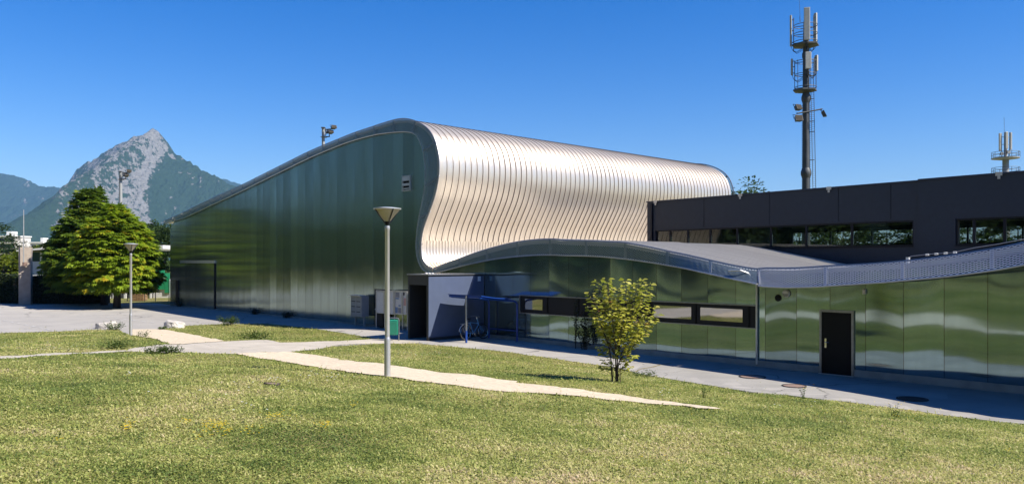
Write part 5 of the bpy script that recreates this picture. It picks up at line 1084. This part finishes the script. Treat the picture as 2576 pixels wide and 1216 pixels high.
def mountain(name, pts, D, depth, seed, rock, ncol=560, nrow=170, amp=16., back=True, dirn=1, label=None):
    P = np.array(pts, float); Xr = (P[:, 0]-CX)/F*D; Hr = EYE+(HY-P[:, 1])/F*D
    o_ = np.argsort(Xr); Xr, Hr = Xr[o_], Hr[o_]
    xs = np.linspace(Xr[0], Xr[-1], ncol); H = np.interp(xs, Xr, Hr)
    q = np.r_[np.linspace(-.7, -.06, 14), np.linspace(0, 1, nrow)]       # 0 at the ridge, 1 at the foot
    Xg, Q = np.meshgrid(xs, q); Hg = np.broadcast_to(H, Xg.shape)
    lf = depth(xs); Lg = np.broadcast_to(lf, Xg.shape)
    Yg = np.where(Q >= 0, D-Q*Lg, D-Q*Lg*1.2)
    sh = np.where(Q >= 0, (1-Q)**1.05, 1+Q*1.2)
    n = (fbm(Xg/150, Yg/150, 5, seed)-.5)
    Zg = Hg*sh+n*amp*4*np.sin(np.pi*np.clip(np.abs(Q), 0, 1))**.8*np.clip(Hg/200, 0, 1)
    gul = np.abs(fbm(Xg/70+Zg/260, Yg/500, 5, seed+9)-.5)
    Zg -= gul*amp*3.2*np.clip(np.abs(Q)*6, .12, 1)*np.clip(Hg/200, 0, 1)*np.clip((1-Q)*3, 0, 1)
    jag = (fbm(Xg/20, Yg/60, 4, seed+4)-.5)*amp*1.5*np.clip(Hg/200, 0, 1); Zg += jag*np.clip((1-np.abs(Q))*2, 0, 1)
    V = np.stack([Xg, Yg, np.maximum(Zg, -3)], 2).reshape(-1, 3); ii = (np.arange(len(q)-1)[:, None]*ncol+np.arange(ncol-1)[None]).ravel()
    Fc = np.stack([ii, ii+ncol, ii+ncol+1, ii+1], 1)
    pxg = V[:, 0]/V[:, 1]*F+CX; pyg = HY-(V[:, 2]-EYE)/V[:, 1]*F
    o = fast(name, V, Fc, MATS['mountain_rock'], None, rock(pxg, pyg, Q.ravel()), smooth=True); tag(o, kind='structure'); return o
zp = lambda P: [((x/1.28)/1.5907, (450+y/1.28)/1.5907) for x, y in P]
main = zp([(-60, 640), (20, 595), (100, 560), (200, 505), (262, 478), (300, 455), (335, 428), (350, 400), (358, 372), (375, 315), (400, 285), (430, 262), (470, 245), (510, 220), (550, 190), (600, 162), (650, 145), (690, 120), (700, 128), (712, 120), (720, 112), (735, 118), (750, 105), (775, 86), (785, 77), (800, 86), (812, 92), (825, 118), (840, 148), (860, 180), (890, 205), (950, 240), (1000, 270), (1050, 300), (1100, 325), (1152, 352), (1250, 400), (1400, 470), (1700, 600)])
spx = lambda y: np.interp(y, [314, 330, 345, 372, 398, 424, 450, 485, 520, 570], [390, 405, 420, 425, 408, 395, 380, 372, 376, 385])
def rock_main(px, py, q):
    edge = spx(py)-px                                                 # >0 on the rock side
    r = 1/(1+np.exp(-edge/5)); nn = fbm(px/26, py/26, 4, 31)
    r = r*(.22+.66*nn+.22*np.exp(-np.maximum(edge, 0)/55)); r *= np.clip((px-118)/25, 0, 1)
    r = np.where((px < 235)&(py > 395), r*.8, r)
    sp = np.clip((fbm(px/11, py/7, 4, 77)-.69)*9, 0, .62)*(edge < 0)*np.clip((px-380)/20, 0, 1)
    scree = .75*np.exp(-((px-432)/9)**2-((py-392+0*(px))/9)**2)
    return np.clip(r+sp+scree, 0, 1)
dm = lambda x: 950+750*np.exp(-((x-((392-CX)/F*4500))/170)**2)-430*np.exp(-((x-((170-CX)/F*4500))/150)**2)
mountain('mountain', main, 4500., dm, 11, rock_main, amp=15)
lefth = zp([(-700, 350), (-300, 300), (0, 310), (60, 318), (120, 335), (170, 360), (200, 372), (250, 382), (270, 376), (290, 378), (320, 388), (350, 402), (420, 450), (520, 560)])
mountain('far_mountain', lefth, 7000., lambda x: 1700+0*x, 21, lambda px, py, q: np.clip((fbm(px/22, py/16, 4, 55)-.52)*2.2, 0, .62), 200, 60, 24)
righth = [(340, 470), (430, 452), (486, 445), (530, 443), (560, 449), (603, 463), (680, 480), (800, 520), (1000, 600)]
mountain('far_mountain', righth, 7800., lambda x: 1700+0*x, 27, lambda px, py, q: .12+0*px, 160, 50, 20)
# slopes and woods on the camera's side of the lawn: the metal facade mirrors them
xs = np.linspace(-2600, 1500, 140); q = np.linspace(0, 1, 40); S_, Q = np.meshgrid(xs, q); T_ = -900-700*(1-Q)
Hh = 1000*(.75+.5*fbm(S_/500, Q*0+3, 4, 61)); Zh = Hh*(1-Q)**1.1+(fbm(S_/120, T_/120, 4, 63)-.5)*50*(1-Q)
V = np.stack([SX*S_+TX*T_, SY*S_+TY*T_, Zh], 2).reshape(-1, 3); ii = (np.arange(39)[:, None]*140+np.arange(139)[None]).ravel()
tag(fast('hills', V, np.stack([ii, ii+1, ii+141, ii+140], 1), MATS['mountain_rock'], None, .12+.3*fbm(V[:, 0]/200, V[:, 2]/200, 3, 9), smooth=True), kind='structure')
rs = np.random.RandomState(91); nt = 95; Vs = []; rn = []
ss = np.linspace(-260, 45, nt)+rs.normal(size=nt)*2; tt = -11-rs.rand(nt)*15-.08*np.abs(ss+20); hh = 8+7*rs.rand(nt)
for s, t, h in zip(ss, tt, hh):
    n = 700; x, y, _ = W(s, t, 0); u = unit(n, rs); r = (.55+.45*rs.rand(n)**.4)[:, None]; c = np.array([x, y, terr(x, y)+h*.55])
    P = c+u*r*np.array([h*.36, h*.36, h*.47]); V, _ = leafset(P, unit(n, rs), np.tile([0, 0, 1.], (n, 1))+u*.6, .9, .75); Vs.append(V); rn.append(np.clip(rs.rand(n)*.6+.4*rs.rand(), 0, 1))
V = np.concatenate(Vs); tag(fast('tree_belt', V, np.arange(len(V)).reshape(-1, 4), MATS['poplar_leaf'], None, np.concatenate(rn)), 'belt of leafy trees on the far side of the lawn, mirrored in the metal facade', 'trees', kind='stuff')
# ================================================================== lawn: blades and small leaves
rs = np.random.RandomState(17); N = 1350000
k = 4.0*np.exp(rs.rand(N)*math.log(50/4.0)); dx = -.74+1.46*rs.rand(N); x, y = dx*k, k
keep = np.ones(N, bool)
s_, t_ = SX*x+SY*y, TX*x+TY*y; keep &= (t_ < 22.5)&(s_ > -49)
x, y, k = x[keep], y[keep], k[keep]
hit = np.zeros(len(x), bool)
for pl in (asph, strip, g1, g2): hit |= inpoly(x, y, pl)
kp = ~hit | (rs.rand(len(x)) < .004); x, y, k = x[kp], y[kp], k[kp]; n = len(x)
z = terr(x, y)
patch = fbm(x*.45, y*.45, 4, 41); p2 = fbm(x*2.2, y*2.2, 3, 43); cl = vnoise(x*3.1, y*3.1, 47)
sc = (k/6)**.42
tall = np.where(rs.rand(n) < .05, 1.9, 1.)
L = (.022+.026*rs.rand(n))*sc*tall*(.75+.6*patch); wd = (.0062+.0068*rs.rand(n))*sc
a = rs.rand(n)*2*math.pi; el = np.clip(.36+.42*rs.normal(size=n), .05, 1.45)
D = np.stack([np.cos(a)*np.cos(el), np.sin(a)*np.cos(el), np.sin(el)], 1); S = np.stack([-np.sin(a), np.cos(a), 0*a], 1)
clover = rs.rand(n) < .35; wd = np.where(clover, wd*2.1, wd); L = np.where(clover, L*.62, L)
h0 = np.where(clover, .025*rs.rand(n)*sc, 0)
P = np.stack([x, y, z-.004+h0], 1)
mid = P+D*(L*.5)[:, None]; mid[:, 2] += L*.10
tip = P+D*L[:, None]; tip[:, 2] -= L*.06
V = np.stack([P, mid+S*wd[:, None]*.5, tip, mid-S*wd[:, None]*.5], 1).reshape(-1, 3)
rn = np.clip(.32+.85*(patch-.36)+.50*(p2-.5)+.30*rs.normal(size=n)*.55+.18*(cl-.5)-.06*(k > 22), 0, 1)
tag(fast('grass', V, np.arange(n*4).reshape(-1, 4), MATS['grass_blade'], None, rn), 'short mown lawn of green and straw coloured grass', 'grass', kind='stuff')
def scatter(name, spots, r, mat, label, seed, zoff):
    rs = np.random.RandomState(seed); P = []
    for px, py, w, h, n in spots:
        for _ in range(n):
            g = gp(px+rs.normal()*w, py+rs.normal()*h); P.append((g.x, g.y, g.z+zoff*(.6+.8*rs.rand())))
    P = np.array(P); n = len(P); Vs = []
    for a in range(5):
        A = a*2*math.pi/5+rs.rand(n); Vs.append(leafset(P, np.stack([np.cos(A), np.sin(A), .25+0*A], 1), np.tile([0, -.25, 1.], (n, 1)), r*(.8+.4*rs.rand(n)), r*.8)[0])
    V = np.concatenate(Vs); tag(fast(name, V, np.arange(len(V)).reshape(-1, 4), MATS[mat], None, rs.rand(len(V)//4)), label, 'flowers', kind='stuff')
scatter('yellow_flowers', [(318, 1083, 8, 5, 26), (470, 1076, 9, 3, 14), (545, 1081, 16, 7, 60), (545, 1100, 30, 8, 26), (625, 1095, 20, 8, 14), (700, 1056, 22, 5, 34), (815, 1080, 10, 6, 22), (888, 1028, 5, 2, 9), (150, 1124, 6, 3, 4), (1690, 1170, 30, 6, 3), (2540, 1142, 5, 2, 4), (1690, 1056, 60, 14, 6), (2140, 1040, 60, 8, 14), (2280, 1052, 30, 6, 14)], .0125, 'petal_yellow', 'small yellow flowers dotted in the lawn', 5, .075)
scatter('white_flowers', [(160, 874, 70, 7, 36), (40, 870, 30, 8, 14), (324, 944, 3, 2, 7), (690, 958, 12, 1.5, 8), (560, 975, 110, 14, 12), (1010, 890, 70, 7, 42), (840, 950, 40, 5, 20), (1150, 890, 40, 6, 12), (1690, 990, 40, 8, 8), (630, 1030, 40, 10, 5), (2000, 1022, 60, 8, 6)], .019, 'petal_white', 'small white clover heads dotted in the lawn', 6, .06)
# ================================================================== air, light, camera
m = bpy.data.materials.new('air'); n, l = nodes(m); n.remove(n['Principled BSDF']); v = n.new('ShaderNodeVolumePrincipled')
v.inputs['Color'].default_value = (.28, .56, 1, 1); v.inputs['Density'].default_value = HAZE; v.inputs['Anisotropy'].default_value = 0
l.new(v.outputs[0], n['Material Output'].inputs['Volume'])
if HAZE:
    mb = MB(); mb.box(-14500, 14500, -14500, 14500, -8, 1000); hz = mb.build('haze', m); tag(hz, kind='stuff')
sd = Vector((SX*.915+TX*.40, SY*.915+TY*.40, 1.035)).normalized()
w = bpy.data.worlds.new('World'); bpy.context.scene.world = w; w.use_nodes = True; n, l = w.node_tree.nodes, w.node_tree.links
sk = n.new('ShaderNodeTexSky'); sk.sky_type = 'NISHITA'; sk.sun_disc = False
sk.sun_elevation = math.asin(sd.z); sk.sun_rotation = math.atan2(sd.x, sd.y); sk.air_density = SKY_AIR; sk.dust_density = SKY_DUST; sk.ozone_density = SKY_OZ; sk.altitude = 300
hs = n.new('ShaderNodeHueSaturation'); hs.inputs['Saturation'].default_value = SAT; hs.inputs['Hue'].default_value = .516; l.new(sk.outputs[0], hs.inputs['Color']); l.new(hs.outputs[0], n['Background'].inputs[0]); n['Background'].inputs[1].default_value = SKY
L = bpy.data.lights.new('sun', 'SUN'); L.energy = SUN; L.angle = R(.53); L.color = (1, .93, .81)
so = link(bpy.data.objects.new('sun', L)); so.rotation_euler = sd.to_track_quat('Z', 'Y').to_euler(); so.location = (30, -10, 60)
cd = bpy.data.cameras.new('camera'); cd.sensor_width = 36; cd.lens = F*36/2575; cd.shift_y = (HY-608)/2575; cd.clip_start = .1; cd.clip_end = 40000
co = link(bpy.data.objects.new('camera', cd)); co.location = (0, 0, EYE); co.rotation_euler = (R(90), 0, 0)
sc = bpy.context.scene; sc.camera = co
sc.view_settings.view_transform = 'Standard'; sc.view_settings.look = 'None'; sc.view_settings.exposure = EXPO; sc.view_settings.gamma = 1
sc.render.engine = 'CYCLES'; cy = sc.cycles; cy.max_bounces = 10; cy.transparent_max_bounces = 24; cy.volume_bounces = 0; cy.use_denoising = True; cy.denoiser = 'OPENIMAGEDENOISE'; cy.denoising_prefilter = 'ACCURATE'
cy.sample_clamp_indirect = 8; cy.caustics_reflective = False; cy.caustics_refractive = False
